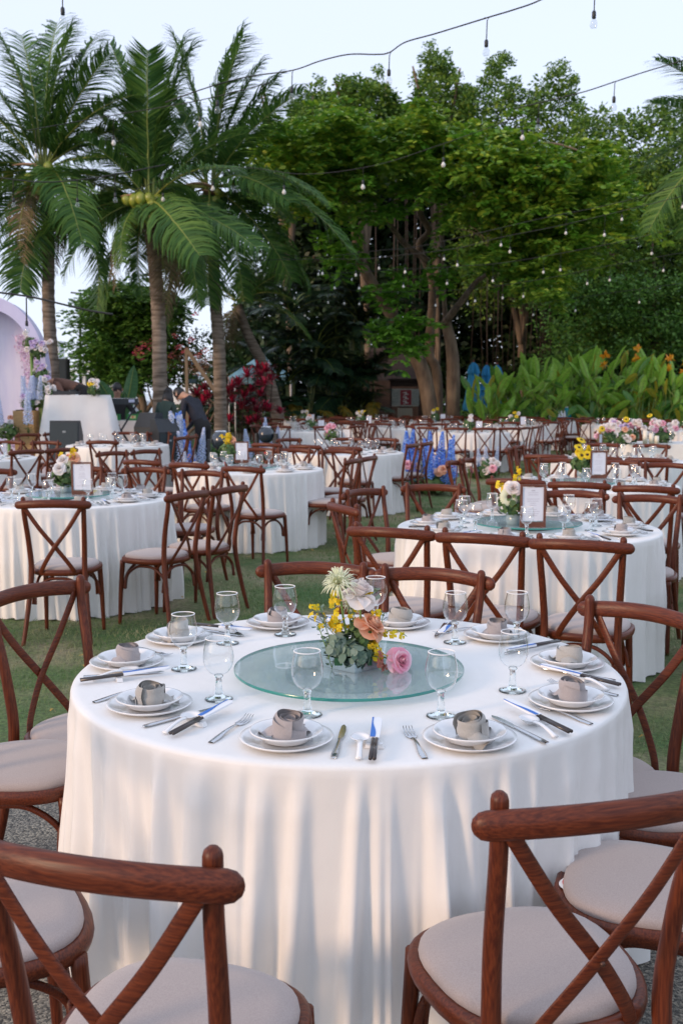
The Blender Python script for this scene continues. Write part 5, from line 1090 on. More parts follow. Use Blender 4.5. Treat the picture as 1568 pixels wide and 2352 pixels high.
# wooden planter, keyboard, side table
p = at(62, 970, 17.2); t = thing('wooden_planter', 'tan wooden box planter between the lilac arch and the booth', 'planter', (p.x, 17.2, ZS)); h = at(62, 943, 17.2).z-ZS
b = MB().box((0, 0, h/2), (.30, .32, h), rot=None, taper=1.12); obj('box', b.me('box', mat('tan_wood', (.36, .22, .09), .6, (.46, .29, .13), (1, 1, 6), 5, bump=.2)), t); obj('soil', MB().box((0, 0, h+.004), (.26, .28, .02)).me('soil', SOIL), t)
b_ = bouquet(p.x+.05, 17.2, ZS+h+.01, 'blue and white flower stems rising from the tan planter', [('delphp', 5, .14), ('white_rose', 2, .12), ('lilac_rose', 2, .1)], 71, 1.5, False, 'flowers dressing the stage')
p = at(277, 922, 18.3); t = thing('keyboard', 'black stage keyboard on a crossed stand beside the booth', 'keyboard', (p.x, 18.3, ZS), radians(8)); kz = p.z-ZS
obj('body', MB().box((0, 0, kz), (.60, .28, .10)).me('body', BLACK), t); obj('keys', MB().box((0, .11, kz+.052), (.5, .06, .006)).me('keys', mat('white_keys', (.7, .7, .7), .3)), t)
for s in (-1, 1): obj('display', MB().box((s*.2, -.144, kz+.01), (.10, .005, .05)).me('display', mat('pale_display', (.4, .45, .6), .3)), t)
b = MB(); [b.tube([(s*.28, yy, 0), (-s*.28, yy, kz-.05)], .014, 6) for s in (-1, 1) for yy in (-.05, .05)]; obj('crossed_stand', b.me('crossed_stand', BLACK), t)
p = at(290, 990, 18.9); draped(('side_table', 'low white-draped table carrying green packs behind the monitors', 'table'), p.x, 19.0, ZS, .72, .5, at(290, 966, 19).z-ZS, .05, DCL)
zt = at(290, 966, 19).z+.008
for k, (X, w_, lab) in enumerate([(268, .13, 'small green pack at the keyboard end of the low white table'), (307, .22, 'wide green pack with a red dot on the low white table')]):
    p = at(X, 960, 18.9); t = thing('green_pack', lab, 'pack', (p.x, 18.9, zt)); obj('box', MB().box((0, 0, .055), (w_, .12, .11)).me('box', mat('green_card', (.03, .22, .06), .5)), t); obj('print', MB().box((0, -.0615, .06), (w_*.5, .002, .05)).me('print', mat('pale_print', (.55, .6, .3), .5)), t)
    if k: obj('red_dot', MB().box((0, -.0635, .06), (.03, .002, .03)).me('red_dot', STR), t)
# bird-of-paradise with big leaves
p = at(290, 965, 18.9); t = thing('banana_plant', 'potted plant with three huge upright leaves beside the keyboard', 'plant', (at(285, 960, 19.8).x, 19.8, ZS))
BL = paddle(9, 1., .26); BLM = BL.me('leaf', [mat('banana_leaf', (.05, .13, .05), .35, (.08, .18, .07), (2, 2, 14), 3, trans=.2), RACH])
for (rx, ry, rz, s, zz) in ((.1, -.55, .2, .95, .62), (-.05, .25, -.1, 1.05, .66), (.15, -.05, .5, .8, .40), (.3, .7, .2, .6, .4), (.4, -1.0, 0, .6, .35)): obj('leaf', BLM, t, (0, 0, zz), (rx, ry, rz), s)
obj('pot', MB().lathe([(0, 0), (.13, 0), (.17, .26), (.15, .26), (0, .22)], 16).me('pot', BLACK), t)
# ------------------------------------------------------------------ lilac arch panel with flowers
ARM = mat('lilac_panel', (.58, .55, .80), .6, (.70, .67, .88), (1, 1, .6), 1.6, bump=.15); ARW = mat('white_lilac_fabric', (.74, .72, .88), .7, (.80, .78, .90), (4, 4, 1), 2, bump=.4, bdist=.03)
AX, AY = at(-48, 0, 18.2).x, 18.2; za = at(0, 683, 18.2).z; t = thing('arch', 'tall rounded lilac arch panel cut off by the picture edge', 'arch', (AX, AY, 0), radians(8))
def arch(r0, r1, y0, y1, m, nm, H=None):
    b = MB(); V = []; n = 40; H = H or za-r1*1.35
    def prof(r): return [(r*cos(pi*k/n), H+r*1.35*sin(pi*k/n)) for k in range(n+1)]
    A, B_ = [(r1, ZS)]+prof(r1)+[(-r1, ZS)], [(r0, ZS)]+prof(r0)+[(-r0, ZS)]; L = len(A)
    for y in (y0, y1): V += [(x, y, z) for x, z in A]+[(x, y, z) for x, z in B_]
    F = []
    for i in range(L-1): F += [(i, i+1, L+i+1, L+i), (2*L+i+1, 2*L+i, 3*L+i, 3*L+i+1), (i+1, i, 2*L+i, 2*L+i+1), (L+i, L+i+1, 3*L+i+1, 3*L+i)]
    b.add(V, F, 0, False); obj(nm, b.me(nm, m), t)
arch(.78, .94, -.30, .30, ARM, 'outer_frame'); b = MB(); n = 40; H = za-.94*1.35
V = [(.0, .12, ZS)]+[(.79, .12, ZS)]+[(.79*cos(pi*k/n), .12, H+.79*1.35*sin(pi*k/n)) for k in range(n+1)]+[(-.79, .12, ZS)]; V2 = [(x, .17, z) for x, y, z in V]; q = len(V)
b.add(V+V2, [tuple(range(1, q)), tuple(reversed(range(q+1, 2*q)))], 0, False); obj('inner_panel', b.me('inner_panel', ARW), t)
LP = mat('pale_pink_bloom', (.72, .55, .72), .6, island=[(.70, .50, .70), (.80, .66, .80), (.82, .76, .84)], trans=.2); cs = []
for k in range(60): u = R.random(); cs.append((.35+.35*sin(u*2.8)+R.uniform(-.12, .12), -.02, ZS+.2+1.9*u))
o = obj('blossom_garland', leaves(clumps(cs, .10, 22, 81), .06, LP, 'blossom_garland', .1, 1, 82), t)
for k, (X, Y, D, spec, lab, sc) in enumerate([(88, 800, 17.6, [('blush_rose', 9, .13), ('lilac_rose', 5, .13), ('white_rose', 4, .12)], 'pink and lilac blooms climbing the side of the arch', 1.6), (95, 850, 17.6, [('lilac_rose', 6, .1), ('blush_rose', 4, .1)], 'lilac blooms halfway up beside the arch', 1.6), (72, 780, 17.7, [('white_rose', 3, .1)], 'green foliage tuft at the shoulder of the arch', 1.6),
        (75, 915, 17.6, [('delphp', 7, .12), ('white_rose', 3, .1)], 'blue and white stems at the foot of the arch', 1.4), (20, 985, 16.9, [('delphp', 6, .2), ('peach_rose', 3, .15), ('white_rose', 4, .18)], 'pale blue and cream flowers on the ground before the arch', 2.), (100, 880, 17.3, [('white_rose', 4, .08), ('lilac_rose', 2, .08)], 'white blooms between the arch and the bending man', 1.4)]):
    p = at(X, Y, D); h0 = p.z-.15; o = bouquet(p.x, D, h0, lab, spec, 100+k, sc, False, 'flowers dressing the stage')
    obj('flower_stand', MB().tube([(0, 0, .12), (0, 0, ZS-h0 if k != 4 else -h0)], .03, 6).me('flower_stand', STEM), o)
p = at(210, 880, 17.0); bouquet(p.x, 17.2, btop+.01, 'pink, white and yellow bouquet on the edge of the draped booth', [('white_rose', 4, .09), ('blush_rose', 4, .09), ('gery', 3, .06), ('orchid', 3, .06)], 120, 1.35, False, 'flowers dressing the stage')
p = at(108, 905, 17.0); bouquet(p.x, 17.25, btop+.01, 'small cream flowers at the far corner of the booth under the bending man', [('white_rose', 6, .08)], 121, .8, False, 'flowers dressing the stage')
# music gear on the booth
p = at(135, 900, 17.3); t = thing('mixer', 'black music mixer on top of the draped booth', 'mixer', (p.x+.1, 17.35, btop+.012)); obj('body', MB().box((0, 0, .03), (.42, .28, .06)).me('body', BLACK), t)
b = MB(); [b.lathe([(0, .06), (.05, .06), (.05, .075), (0, .077)], 14, (s*.13, 0, 0)) for s in (-1, 1)]; obj('platter', b.me('platter', GRILL), t); o = C.objects['mixer']

# ------------------------------------------------------------------ people
SKIN = mat('skin', (.45, .25, .17), .5); HAIR = mat('black_hair', (.012, .010, .010), .4)
def person(label, loc, rz, bend=0., crouch=0., headp=.2, hands=None, top=None, legs=None, hair='short', seat=False, H=1.7, twist=0.):
    """local +y is where the person faces; one skinned body, hair as a child"""
    s = H/1.7; hipz = (.92 if not seat else .50)*s; J = {}; c, sn = cos(bend), sin(bend)
    def tor(x, y, z): y2 = y*c+z*sn; z2 = z*c-y*sn; return Vector((x*s, y2*s, hipz+z2*s))
    J['pel'] = Vector((0, 0, hipz)); J['wst'] = tor(0, .01, .16); J['chs'] = tor(0, 0, .36); J['nk0'] = tor(0, -.01, .50); hp = bend+headp
    nk = J['nk0']; hd = Vector((0, sin(hp), cos(hp))); J['nk1'] = nk+hd*.07*s; J['hd0'] = nk+hd*.12*s+Vector((0, cos(hp), -sin(hp)))*.015*s; J['hd1'] = nk+hd*.20*s+Vector((0, cos(hp), -sin(hp)))*.02*s; J['hd2'] = nk+hd*.275*s
    for q, sg in (('l', -1), ('r', 1)):
        J['sh'+q] = tor(sg*.17, 0, .45); hand = Vector(hands[0 if sg < 0 else 1])*s if hands else J['sh'+q]+Vector((sg*.05, .06, -.58))*s
        d = hand-J['sh'+q]; m = J['sh'+q]+d*.5; ln = d.length; off = sqrt(max(.0, (.29*s)**2-(ln/2)**2)); pole = Vector((sg*.6, -.6, -.4)); pole -= d.normalized()*pole.dot(d.normalized()); m += pole.normalized()*off
        J['el'+q] = m; J['wr'+q] = hand; J['hn'+q] = hand+(hand-m).normalized()*.085*s
        J['hp'+q] = Vector((sg*.09*s, 0, hipz-.05*s))
        if seat: J['kn'+q] = Vector((sg*.13*s, .42*s, hipz+.0)); J['an'+q] = Vector((sg*.13*s, .40*s, .07*s))
        else: J['kn'+q] = Vector((sg*.10*s, .03*s, .48*s)); J['an'+q] = Vector((sg*.11*s, -.02*s, .07*s))
        J['to'+q] = J['an'+q]+Vector((sg*.02, .16, -.04))*s
    Ed = [('pel', 'wst'), ('wst', 'chs'), ('chs', 'nk0'), ('nk0', 'nk1'), ('nk1', 'hd0'), ('hd0', 'hd1'), ('hd1', 'hd2')]
    for q in 'lr': Ed += [('chs', 'sh'+q), ('sh'+q, 'el'+q), ('el'+q, 'wr'+q), ('wr'+q, 'hn'+q), ('pel', 'hp'+q), ('hp'+q, 'kn'+q), ('kn'+q, 'an'+q), ('an'+q, 'to'+q)]
    Rd = dict(pel=(.15, .11), wst=(.135, .10), chs=(.155, .11), nk0=(.075, .07), nk1=(.05, .052), hd0=(.07, .085), hd1=(.078, .095), hd2=(.058, .07))
    for q in 'lr': Rd.update({'sh'+q: (.065, .065), 'el'+q: (.043, .043), 'wr'+q: (.026, .026), 'hn'+q: (.022, .036), 'hp'+q: (.095, .10), 'kn'+q: (.062, .062), 'an'+q: (.04, .045), 'to'+q: (.035, .026)})
    K = list(J); me = bpy.data.meshes.new('body'); me.from_pydata([J[k] for k in K], [(K.index(a), K.index(d)) for a, d in Ed], [])
    o = bpy.data.objects.new('body', me); C.objects.link(o); md = o.modifiers.new('skin', 'SKIN'); md.use_smooth_shade = True; sv = me.skin_vertices[0].data
    for i, k in enumerate(K): sv[i].radius = (Rd[k][0]*s, Rd[k][1]*s); sv[i].use_root = (k == 'pel')
    sb = o.modifiers.new('sub', 'SUBSURF'); sb.levels = 2; sb.render_levels = 2
    bpy.context.view_layer.update(); dg = bpy.context.evaluated_depsgraph_get(); ev = bpy.data.meshes.new_from_object(o.evaluated_get(dg)); C.objects.unlink(o); bpy.data.objects.remove(o)
    ev.materials.clear(); [ev.materials.append(m) for m in (SKIN, top, legs, BLACK)]
    seg = [(J[a], J[d], a, d) for a, d in Ed]
    for pgn in ev.polygons:
        cc = pgn.center; best = min(seg, key=lambda sg: (cc-(sg[0]+(sg[1]-sg[0])*max(0, min(1, (cc-sg[0]).dot(sg[1]-sg[0])/max((sg[1]-sg[0]).length_squared, 1e-6))))).length)
        a, d = best[2], best[3]
        pgn.material_index = 0 if d[:2] in ('hd', 'hn') or d == 'nk1' else 3 if d[:2] == 'to' else 2 if d[:2] in ('kn', 'an', 'hp') or (a == 'pel' and cc.z < hipz) else 1; pgn.use_smooth = True
    t = thing('person', label, 'person', loc, rz); ev.name = 'body'; bo = obj('body', ev, t)
    fb = MB()                              # fingers and thumb of each hand
    for q, sg in (('l', -1), ('r', 1)):
        d = (J['hn'+q]-J['wr'+q]).normalized(); sd_ = d.cross(Vector((0, 0, 1))) if abs(d.z) < .9 else Vector((0, 1, 0)); sd_.normalize(); nn = d.cross(sd_)
        for k in range(4): o_ = J['hn'+q]+sd_*(-.024+.016*k)*s-d*.015*s; L = (.06, .072, .068, .052)[k]*s; fb.tube([o_, o_+d*L*.55, o_+d*L*.9+nn*L*.3], [.0085*s, .0075*s, .006*s], 6)
        o_ = J['wr'+q]+d*.035*s-sd_*.02*s; fb.tube([o_, o_-sd_*.022*s+d*.02*s, o_-sd_*.03*s+d*.045*s], [.010*s, .009*s, .007*s], 6)
    obj('fingers', fb.me('fingers', SKIN), t)['kind'] = 'stuff'
    hb = MB(); ctr = J['hd1']+Vector((0, -cos(hp)*.018, sin(hp)*.018))*s+hd*.02*s; rot = Matrix.Rotation(-hp, 3, 'X')
    hb.ball(ctr, (.088*s, .100*s, .108*s), 16, 12, 0, rot)
    if hair == 'long':
        for k in range(26):
            a = pi+(k/25-.5)*3.6; q = Vector((sin(a)*.075, cos(a)*.085, 0)); q = rot @ q; tp = ctr+q*s*.9; hb.tube([tp, tp+Vector((q.x*.4, q.y*.5-.01, -.16))*s, tp+Vector((q.x*.5, q.y*.3-.02, -.34-.08*(k % 3)))*s], [.026*s, .028*s, .012*s], 6)
    obj('hair', hb.me('hair', HAIR), t)
    f = rot @ Vector((0, 1, 0)); u = rot @ Vector((0, 0, 1)); hc = J['hd1']; fm = MB()
    fm.tube([hc+f*.088*s+u*.02*s, hc+f*.108*s-u*.02*s], [.010*s, .015*s], 6); obj('nose', fm.me('nose', SKIN), t); em = MB()
    for sg in (-1, 1): em.ball(hc+f*.086*s+u*.012*s+Vector((sg*.03*s, 0, 0)), .011*s, 6, 4)
    em.box(hc+f*.088*s-u*.05*s, (.04*s, .008*s, .007*s)); obj('face_features', em.me('face_features', mat('dark_lips', (.12, .05, .04), .5)), t)
    for sg in (-1, 1): obj('ear', MB().ball(hc+Vector((sg*.083*s, 0, 0)), (.012*s, .02*s, .03*s), 8, 6).me('ear', SKIN), t)
    return t
BROWN = mat('brown_jacket', (.14, .07, .05), .85, (.18, .095, .07), nscale=12, bump=.3); NAVY = mat('dark_suit', (.012, .014, .024), .75, (.02, .022, .035), nscale=12, bump=.3); BLK = mat('black_cloth', (.012, .011, .012), .85); GRN_ = mat('dark_green_top', (.03, .06, .05), .8)
p = at(185, 880, 17.9); tag(obj('riser', MB().box((p.x+.1, 17.95, ZS+.15), (.9, .6, .28)).me('riser', BLACK)), 'black riser behind the draped booth', 'riser'); person('man in a brown jacket bending deep over the draped booth', (p.x+.06, 17.95, ZS+.29), radians(92), bend=1.38, headp=.35, hands=[(-.15, .45, .62), (.15, .52, .62)], top=BROWN, legs=BLK)
p = at(262, 890, 19.1); person('man in a dark shirt seated at the keyboard', (p.x, 19.3, ZS), radians(200), bend=.15, headp=.15, hands=[(-.2, .42, .72), (.2, .42, .72)], top=BLK, legs=BLK, seat=True)
o = thing('stool', 'low black stool under the seated keyboard player', 'stool', (p.x, 19.3, ZS)); obj('seat', MB().lathe([(0, .33), (.17, .33), (.17, .38), (0, .39)], 16).me('seat', BLACK), o); b = MB(); [b.tube([(cos(k)*.05, sin(k)*.05, .33), (cos(k)*.18, sin(k)*.18, 0)], .012, 6) for k in (0, 1.57, 3.14, 4.71)]; obj('leg_frame', b.me('leg_frame', BLACK), o)
p = at(380, 990, 19.2); hz_ = at(385, 893, 19.2).z; person('woman with long black hair seen from behind, looking down beside the monitors', (p.x, 19.2, ZS-.28), radians(-25), bend=.1, headp=.35, hands=[(-.12, .28, .98), (.12, .28, .98)], top=GRN_, legs=BLK, hair='long', H=(hz_-ZS+.28)/.99)
tag(obj('step', MB().box((p.x, 19.2, ZS-.34), (.5, .5, .1)).me('step', BLACK)), 'dark step under the long-haired woman', 'step')
p = at(468, 1010, 18.4); person('man in a dark suit bowing his head beside the blue delphiniums', (p.x, 18.4, 0), radians(62), bend=.62, headp=.55, hands=[(-.1, .42, .78), (.14, .46, .78)], top=NAVY, legs=BLK, H=1.82)

# ------------------------------------------------------------------ lawn flowers, stage lights, head table
def ground_bed(x, y, label, sp, n, spread, extra, seed, H=1., zs=0.):
    r = random.Random(seed); t = thing('flower_bed', label, 'flowers', (x, y, zs-.004), 0, 'flower groups on the lawn')
    obj('foliage', leafball((0, 0, .16), 260, max(.3, spread*.8), seed, GRN, .10, flat_=.6), t)
    for k in range(n): obj('delphinium_spike', sp[k % len(sp)], t, (r.uniform(-spread, spread), r.uniform(-.3, .3), r.uniform(-.02, .06)), (r.uniform(-.12, .12), r.uniform(-.12, .12), r.uniform(0, 6)), (H*r.uniform(1.2, 1.7), H*r.uniform(1.2, 1.7), H*r.uniform(.6, 1.05)))
    for kind, m in extra:
        for k in range(m): obj(kind, ROSE_S[kind], t, (r.uniform(-spread, spread)*1.05, r.uniform(-.35, -.05), r.uniform(.22, .46)*H), (radians(r.uniform(30, 80)), 0, r.uniform(-.6, .6)), 1.9)
    return t
p = up(985, 1135); ground_bed(p.x, p.y, 'bed of tall deep blue delphiniums on the lawn in the middle', SPIKE, 17, .38, [('peach_rose', 3), ('pink_rose', 2)], 1, 1.05)
p = up(1105, 1098); ground_bed(p.x, p.y, 'pale flower bed with pink and white blooms in the grass gap', SPIKEP, 3, .3, [('blush_rose', 7), ('white_rose', 8), ('pink_rose', 2)], 2, .75)
p = at(418, 1040, 17.2); ground_bed(p.x, 17.2, 'light blue delphiniums behind the back chairs beside the bowing man', SPIKE[:1]+SPIKEP+SPIKE[1:2], 13, .28, [('peach_rose', 5), ('lilac_rose', 3)], 3, 1.28)
p = at(455, 1040, 15.3); ground_bed(p.x, 15.3, 'peach roses in the grass under the back chairs', SPIKEP, 1, .3, [('peach_rose', 10), ('blush_rose', 3)], 4, .8)
p = at(605, 1010, 20.3); ground_bed(p.x, 20.3, 'white delphinium spikes at the far edge of the lawn', SPIKEP, 8, .28, [('white_rose', 5), ('blush_rose', 2)], 5, 1.1)
for k in range(14): bpy.data.objects
def stage_light(X, Y, D, label):
    p = at(X, Y, D); t = thing('stage_light', label, 'stage light', (p.x, D, -.004), R.uniform(-.5, .5), 'moving stage lights on the grass'); z = p.z+.004
    obj('base', MB().box((0, 0, z-.30), (.32, .28, .12), taper=.85).me('base', BLACK), t); obj('stand', MB().tube([(0, 0, 0), (0, 0, z-.36)], .05, 8).me('stand', BLACK), t); b = MB()
    for s in (-1, 1): b.box((s*.17, 0, z-.13), (.04, .12, .30))
    obj('yoke', b.me('yoke', BLACK), t); obj('head', MB().ball((0, 0, z), (.135, .17, .15), 16, 10).me('head', mat('blue_black_shell', (.02, .03, .045), .25, coat=.6)), t)
    obj('lens', MB().lathe([(0, .165), (.08, .16), (.085, .14)], 16, (0, 0, z-.02)).me('lens', STEEL), t); obj('red_light', MB().box((.03, -.145, z-.30), (.03, .01, .03)).me('red_light', mat('red_diode', (.8, .02, .01), .3)), t)
stage_light(508, 1012, 14.6, 'dark moving-head stage light with a red dot beside the yellow orchid spray'); stage_light(612, 998, 17.5, 'round dark stage light in front of the white delphiniums')
hx, hy = at(1436, 1020, 15.3).x, 15.4
draped(('head_table', 'long white-draped head table covered with pink flowers at the picture edge', 'table'), hx+1.75, hy+.5, -.004, 3.4, .95, .76, .03, CLOTH, radians(-4))
for k, (X, Y, D, spec, lab, sc) in enumerate([(1440, 1000, 15.6, [('blush_rose', 9, .13), ('pink_rose', 7, .13), ('lilac_rose', 4, .13), ('gery', 2, .1)], 'tall pink flower mound at the near end of the head table', 2.05), (1520, 995, 15.9, [('blush_rose', 8, .13), ('pink_rose', 6, .13), ('white_rose', 4, .12), ('gery', 1, .1)], 'pink flower mound with airy plumes on the head table by the picture edge', 2.1), (1425, 1018, 15.2, [('white_rose', 9, .13), ('peach_rose', 3, .12)], 'white rose cushion at the corner of the head table', 1.35)]):
    p = at(X, Y, D); bouquet(p.x, D, .77, lab, spec, 140+k, sc, False, 'pink mounds on the head table')
for k, X in enumerate((1480, 1494, 1506)):
    p = at(X, 1020, 15.35); t = thing('pillar_candle', ['ivory pillar candle beside the near pink flower mound', 'middle ivory pillar candle of the head table', 'ivory pillar candle closest to the picture edge'][k], 'candle', (p.x, 15.35, .77)); obj('wax', MB().lathe([(0, 0), (.035, 0), (.035, .20-.04*k), (.03, .20-.04*k), (0, .19-.04*k)], 14).me('wax', mat('ivory_wax', (.8, .74, .62), .5)), t); obj('wick', MB().tube([(0, 0, .19-.04*k), (0, 0, .205-.04*k)], .002, 4).me('wick', BLACK), t)
for k in range(12):
    x = hx+.25+.27*(k//2); y = hy+.32+.25*(k % 2); 
    put_goblet(x, y, .775, f"goblet on the pink head table, {['first', 'second', 'third', 'fourth', 'fifth', 'sixth'][k//2]} along from its near end in the {['front', 'rear'][k % 2]} row", 'goblets of the head table', True)
# blue bottle and boxes on the back table
x, y = T(13, .15, -.1); t = thing('water_bottle', 'tall turquoise bottle with a white cap on the back table', 'bottle', (at(1300, 950, 28.2).x, 28.2, ZT)); obj('body', MB().lathe([(0, 0), (.13, 0), (.13, .26), (.10, .31), (.05, .34), (.05, .36), (0, .36)], 16).me('body', mat('turquoise_plastic', (.01, .25, .32), .25, coat=.5)), t); obj('cap', MB().lathe([(0, .36), (.04, .36), (.04, .39), (0, .39)], 12).me('cap', STW), t)
t = thing('bottle_pack', 'pack of small bottles with purple and white labels next to the turquoise bottle', 'bottles', (at(1288, 950, 28.0).x, 28.0, ZT)); 
for a in range(3):
    for c_ in range(2): o = obj('bottle', MB().lathe([(0, 0), (.035, 0), (.035, .20), (.012, .25), (.012, .28), (0, .28)], 10).me('bottle', mat('label_white', (.75, .75, .8), .4)), t, (-.08+.08*a, -.04+.08*c_, 0)); obj('label_band', MB().lathe([(.0358, .06), (.0358, .12)], 10).me('label_band', mat('purple_label', (.12, .08, .35), .5)), o)

# ------------------------------------------------------------------ tent, kiosk, parasols, trellis, pavilion, boats
TENT = mat('tent_blue', (.16, .33, .42), .8, (.20, .38, .47), nscale=2, bump=.2)
c = at(602, 870, 33.5); t = thing('canopy_tent', 'blue pop-up canopy tent beneath the slanting palm', 'tent', (c.x, 33.5, -.01)); e0 = at(602, 873, 33.5).z; e1 = at(602, 866, 33.5).z; ap = at(602, 812, 33.5).z; wt = 150/FPX*33.5/2*.93
b = MB(); V = [(-wt, -wt, e1), (wt, -wt, e1), (wt, wt, e1), (-wt, wt, e1), (0, 0, ap)]+[(-wt, -wt, e0-.12), (wt, -wt, e0-.12), (wt, wt, e0-.12), (-wt, wt, e0-.12)]
b.add(V, [(0, 1, 4), (1, 2, 4), (2, 3, 4), (3, 0, 4), (5, 6, 1, 0), (6, 7, 2, 1), (7, 8, 3, 2), (8, 5, 0, 3)], 0, False); obj('canopy', b.me('canopy', TENT), t)
for sx in (-1, 1):
    for sy in (-1, 1): obj('leg', MB().tube([(sx*wt*.98, sy*wt*.98, 0), (sx*wt*.98, sy*wt*.98, e1)], .025, 6).me('leg', mat('white_pole', (.6, .6, .6), .4)), t)
RF = mat('dark_roof', (.03, .018, .014), .9, (.06, .035, .025), (1, 1, 9), 5, bump=.6)
c = at(905, 870, 33.6); t = thing('kiosk', 'dark brown roofed kiosk beneath the trees', 'kiosk', (c.x, 34, -.01)); zr = at(905, 800, 34).z; ze = at(905, 872, 34).z
for k in range(9):                       # overlapping roof boards
    u = k/9; b = MB(); z0 = ze+(zr-ze)*u; z1_ = ze+(zr-ze)*(u+.13); y0 = -1.2+1.2*u; y1 = -1.2+1.2*(u+.13); w0 = 1.15-.45*u; b.add([(-w0, y0, z0), (w0, y0, z0), (w0-.05, y1, z1_), (-w0+.05, y1, z1_), (-w0, y0-.02, z0-.04), (w0, y0-.02, z0-.04)], [(0, 1, 2, 3), (4, 5, 1, 0)], 0, False); obj('roof_board', b.me('roof_board', RF), t)
for s in (-1, 1): obj('post', MB().box((s*.85, 0, ze/2), (.12, .12, ze)).me('post', RF), t)
obj('back_wall', MB().box((0, .9, ze/2), (1.9, .1, ze)).me('back_wall', RF), t)
sx0, sy0, sx1, sy1 = 897, 893, 963, 933; D = 32.; a, d = at(sx0, sy1, D), at(sx1, sy0, D); t = thing('notice_stand', 'small roofed notice stand with a red poster in the middle, beside the kiosk', 'sign', ((a.x+d.x)/2, D, -.01)); W = d.x-a.x; Hh = d.z-a.z; z0 = a.z+.01
obj('board', MB().box((0, 0, z0+Hh/2), (W, .05, Hh)).me('board', mat('board_grey', (.35, .34, .30), .8, (.6, .58, .5), nscale=9)), t)
b = MB(); [b.box((s*W*.5, 0, (z0+Hh)/2+.15), (.05, .07, z0+Hh+.3)) for s in (-1, 1)]; b.box((0, 0, z0+Hh+.28), (W*1.2, .35, .05)); b.box((0, 0, z0+Hh+.16), (W*.95, .03, .18)); obj('frame', b.me('frame', RF), t); obj('plinth', MB().box((0, .0, z0/2-.03), (W*.5, .2, z0-.06)).me('plinth', mat('pale_stone', (.42, .36, .28), .8)), t)
obj('red_poster', MB().box((.02, -.031, z0+Hh/2), (W*.38, .01, Hh*.86)).me('red_poster', mat('poster_red', (.30, .02, .03), .6)), t)
for s in (-1, 1): 
    for k in range(2): obj('pale_poster', MB().box((s*W*.345+.01, -.031, z0+Hh*(.27+.46*k)), (W*.26, .01, Hh*.40)).me('pale_poster', mat('poster_pale', (.5, .5, .46), .7, (.22, .24, .2), nscale=30)), t)
for k in range(3):
    b = MB(); zz = z0+Hh*(.24+.25*k); b.box((.02, -.038, zz), (W*.05, .003, Hh*.16)); b.box((-.02, -.038, zz+.02), (W*.13, .0035, Hh*.05)); b.box((.05, -.038, zz-.03), (W*.12, .0025, Hh*.045)); b.box((-.03, -.038, zz-.055), (W*.07, .004, Hh*.04)); obj('lettering', b.me('lettering', mat('letter_white', (.7, .68, .62), .6)), t)
UMB = mat('parasol_blue', (.012, .20, .42), .75, (.02, .26, .52), (1, 1, .3), 4, bump=.3)
def parasol(X, D, ytop, label, s=1., hem=.95):
    zt_ = at(X, ytop, D).z; x = at(X, 900, D).x; t = thing('folded_parasol', label, 'parasol', (x, D, -.01), R.uniform(0, 3), 'folded blue parasols'); obj('pole', MB().tube([(0, 0, 0), (0, 0, zt_+.09)], .022, 8).me('pole', WX), t); n = 48
    def ring(r, z, am, ph=0): return [((r+am*cos(8*2*pi*k/n+ph))*cos(2*pi*k/n), (r+am*cos(8*2*pi*k/n+ph))*sin(2*pi*k/n), z+.02*cos(8*2*pi*k/n)) for k in range(n)]
    rows = [ring(.02, zt_, 0), ring(.10*s, zt_-.10, .012), ring(.145*s, zt_-.28, .022), ring(.15*s, zt_-.33, .026)]; b = MB(); b.add(sum(rows, []), [(i*n+j, (i+1)*n+j, (i+1)*n+(j+1) % n, i*n+(j+1) % n) for i in range(3) for j in range(n)]); obj('vent_cap', b.me('vent_cap', UMB), t)
    rows = [ring(.08, zt_-.2, .01), ring(.125*s, zt_-.4, .02), ring(.16*s, zt_-.75, .03, .4), ring(.20*s, zt_-1.1, .04, .7), ring(.245*s, hem+.15, .05, .9), ring(.24*s, hem, .055, 1.)]; b = MB(); b.add(sum(rows, []), [(i*n+j, (i+1)*n+j, (i+1)*n+(j+1) % n, i*n+(j+1) % n) for i in range(5) for j in range(n)]); obj('folded_cloth', b.me('folded_cloth', UMB), t)
    obj('strap', MB().lathe([(.16*s, zt_-.73), (.21*s, zt_-.74), (.21*s, zt_-.78), (.16*s, zt_-.79)], 24).me('strap', UMB), t)
parasol(1086, 31.2, 832, 'nearest folded blue parasol beside the forked tree', 1.15, 1.0); parasol(1116, 32.6, 838, 'middle folded blue parasol of the three', 1., 1.); parasol(1140, 31.8, 838, 'folded blue parasol half hidden by canna leaves', 1.05, 1.)
DKM = mat('dark_steel', (.03, .035, .04), .6)
c = at(195, 800, 29.5); t = thing('metal_trellis', 'dark open steel frame sticking up beside the bushy tree', 'frame', (0, 29.5, 0)); b = MB()
def tp(X, Y): q = at(X, Y, 29.5); return (q.x, 0, q.z)
for a_, d_ in [((185, 880), (185, 672)), ((211, 880), (211, 676))]: obj('post', MB().tube([tp(*a_), tp(*d_)], .035, 6).me('post', DKM), t)
for a_, d_ in [((163, 672), (262, 682)), ((163, 690), (250, 700)), ((163, 718), (230, 725)), ((163, 746), (212, 750))]: obj('crossbar', MB().tube([tp(*a_), tp(*d_)], .022, 6).me('crossbar', DKM), t)
t.location.z = 0
WW = mat('white_wall', (.70, .72, .72), .7, (.76, .77, .76), nscale=2); WIN = mat('dark_window', (.02, .04, .05), .15)
def B3(X0, Y0, X1, Y1, D): a, d = at(X0, Y1, D), at(X1, Y0, D); return a.x, d.x, a.z, d.z
x0, x1, z0, z1_ = B3(168, 818, 290, 850, 44); t = thing('white_pavilion', 'white pavilion with a broad pale roof beyond the stage', 'building', ((x0+x1)/2, 44, -.01)); wd = x1-x0
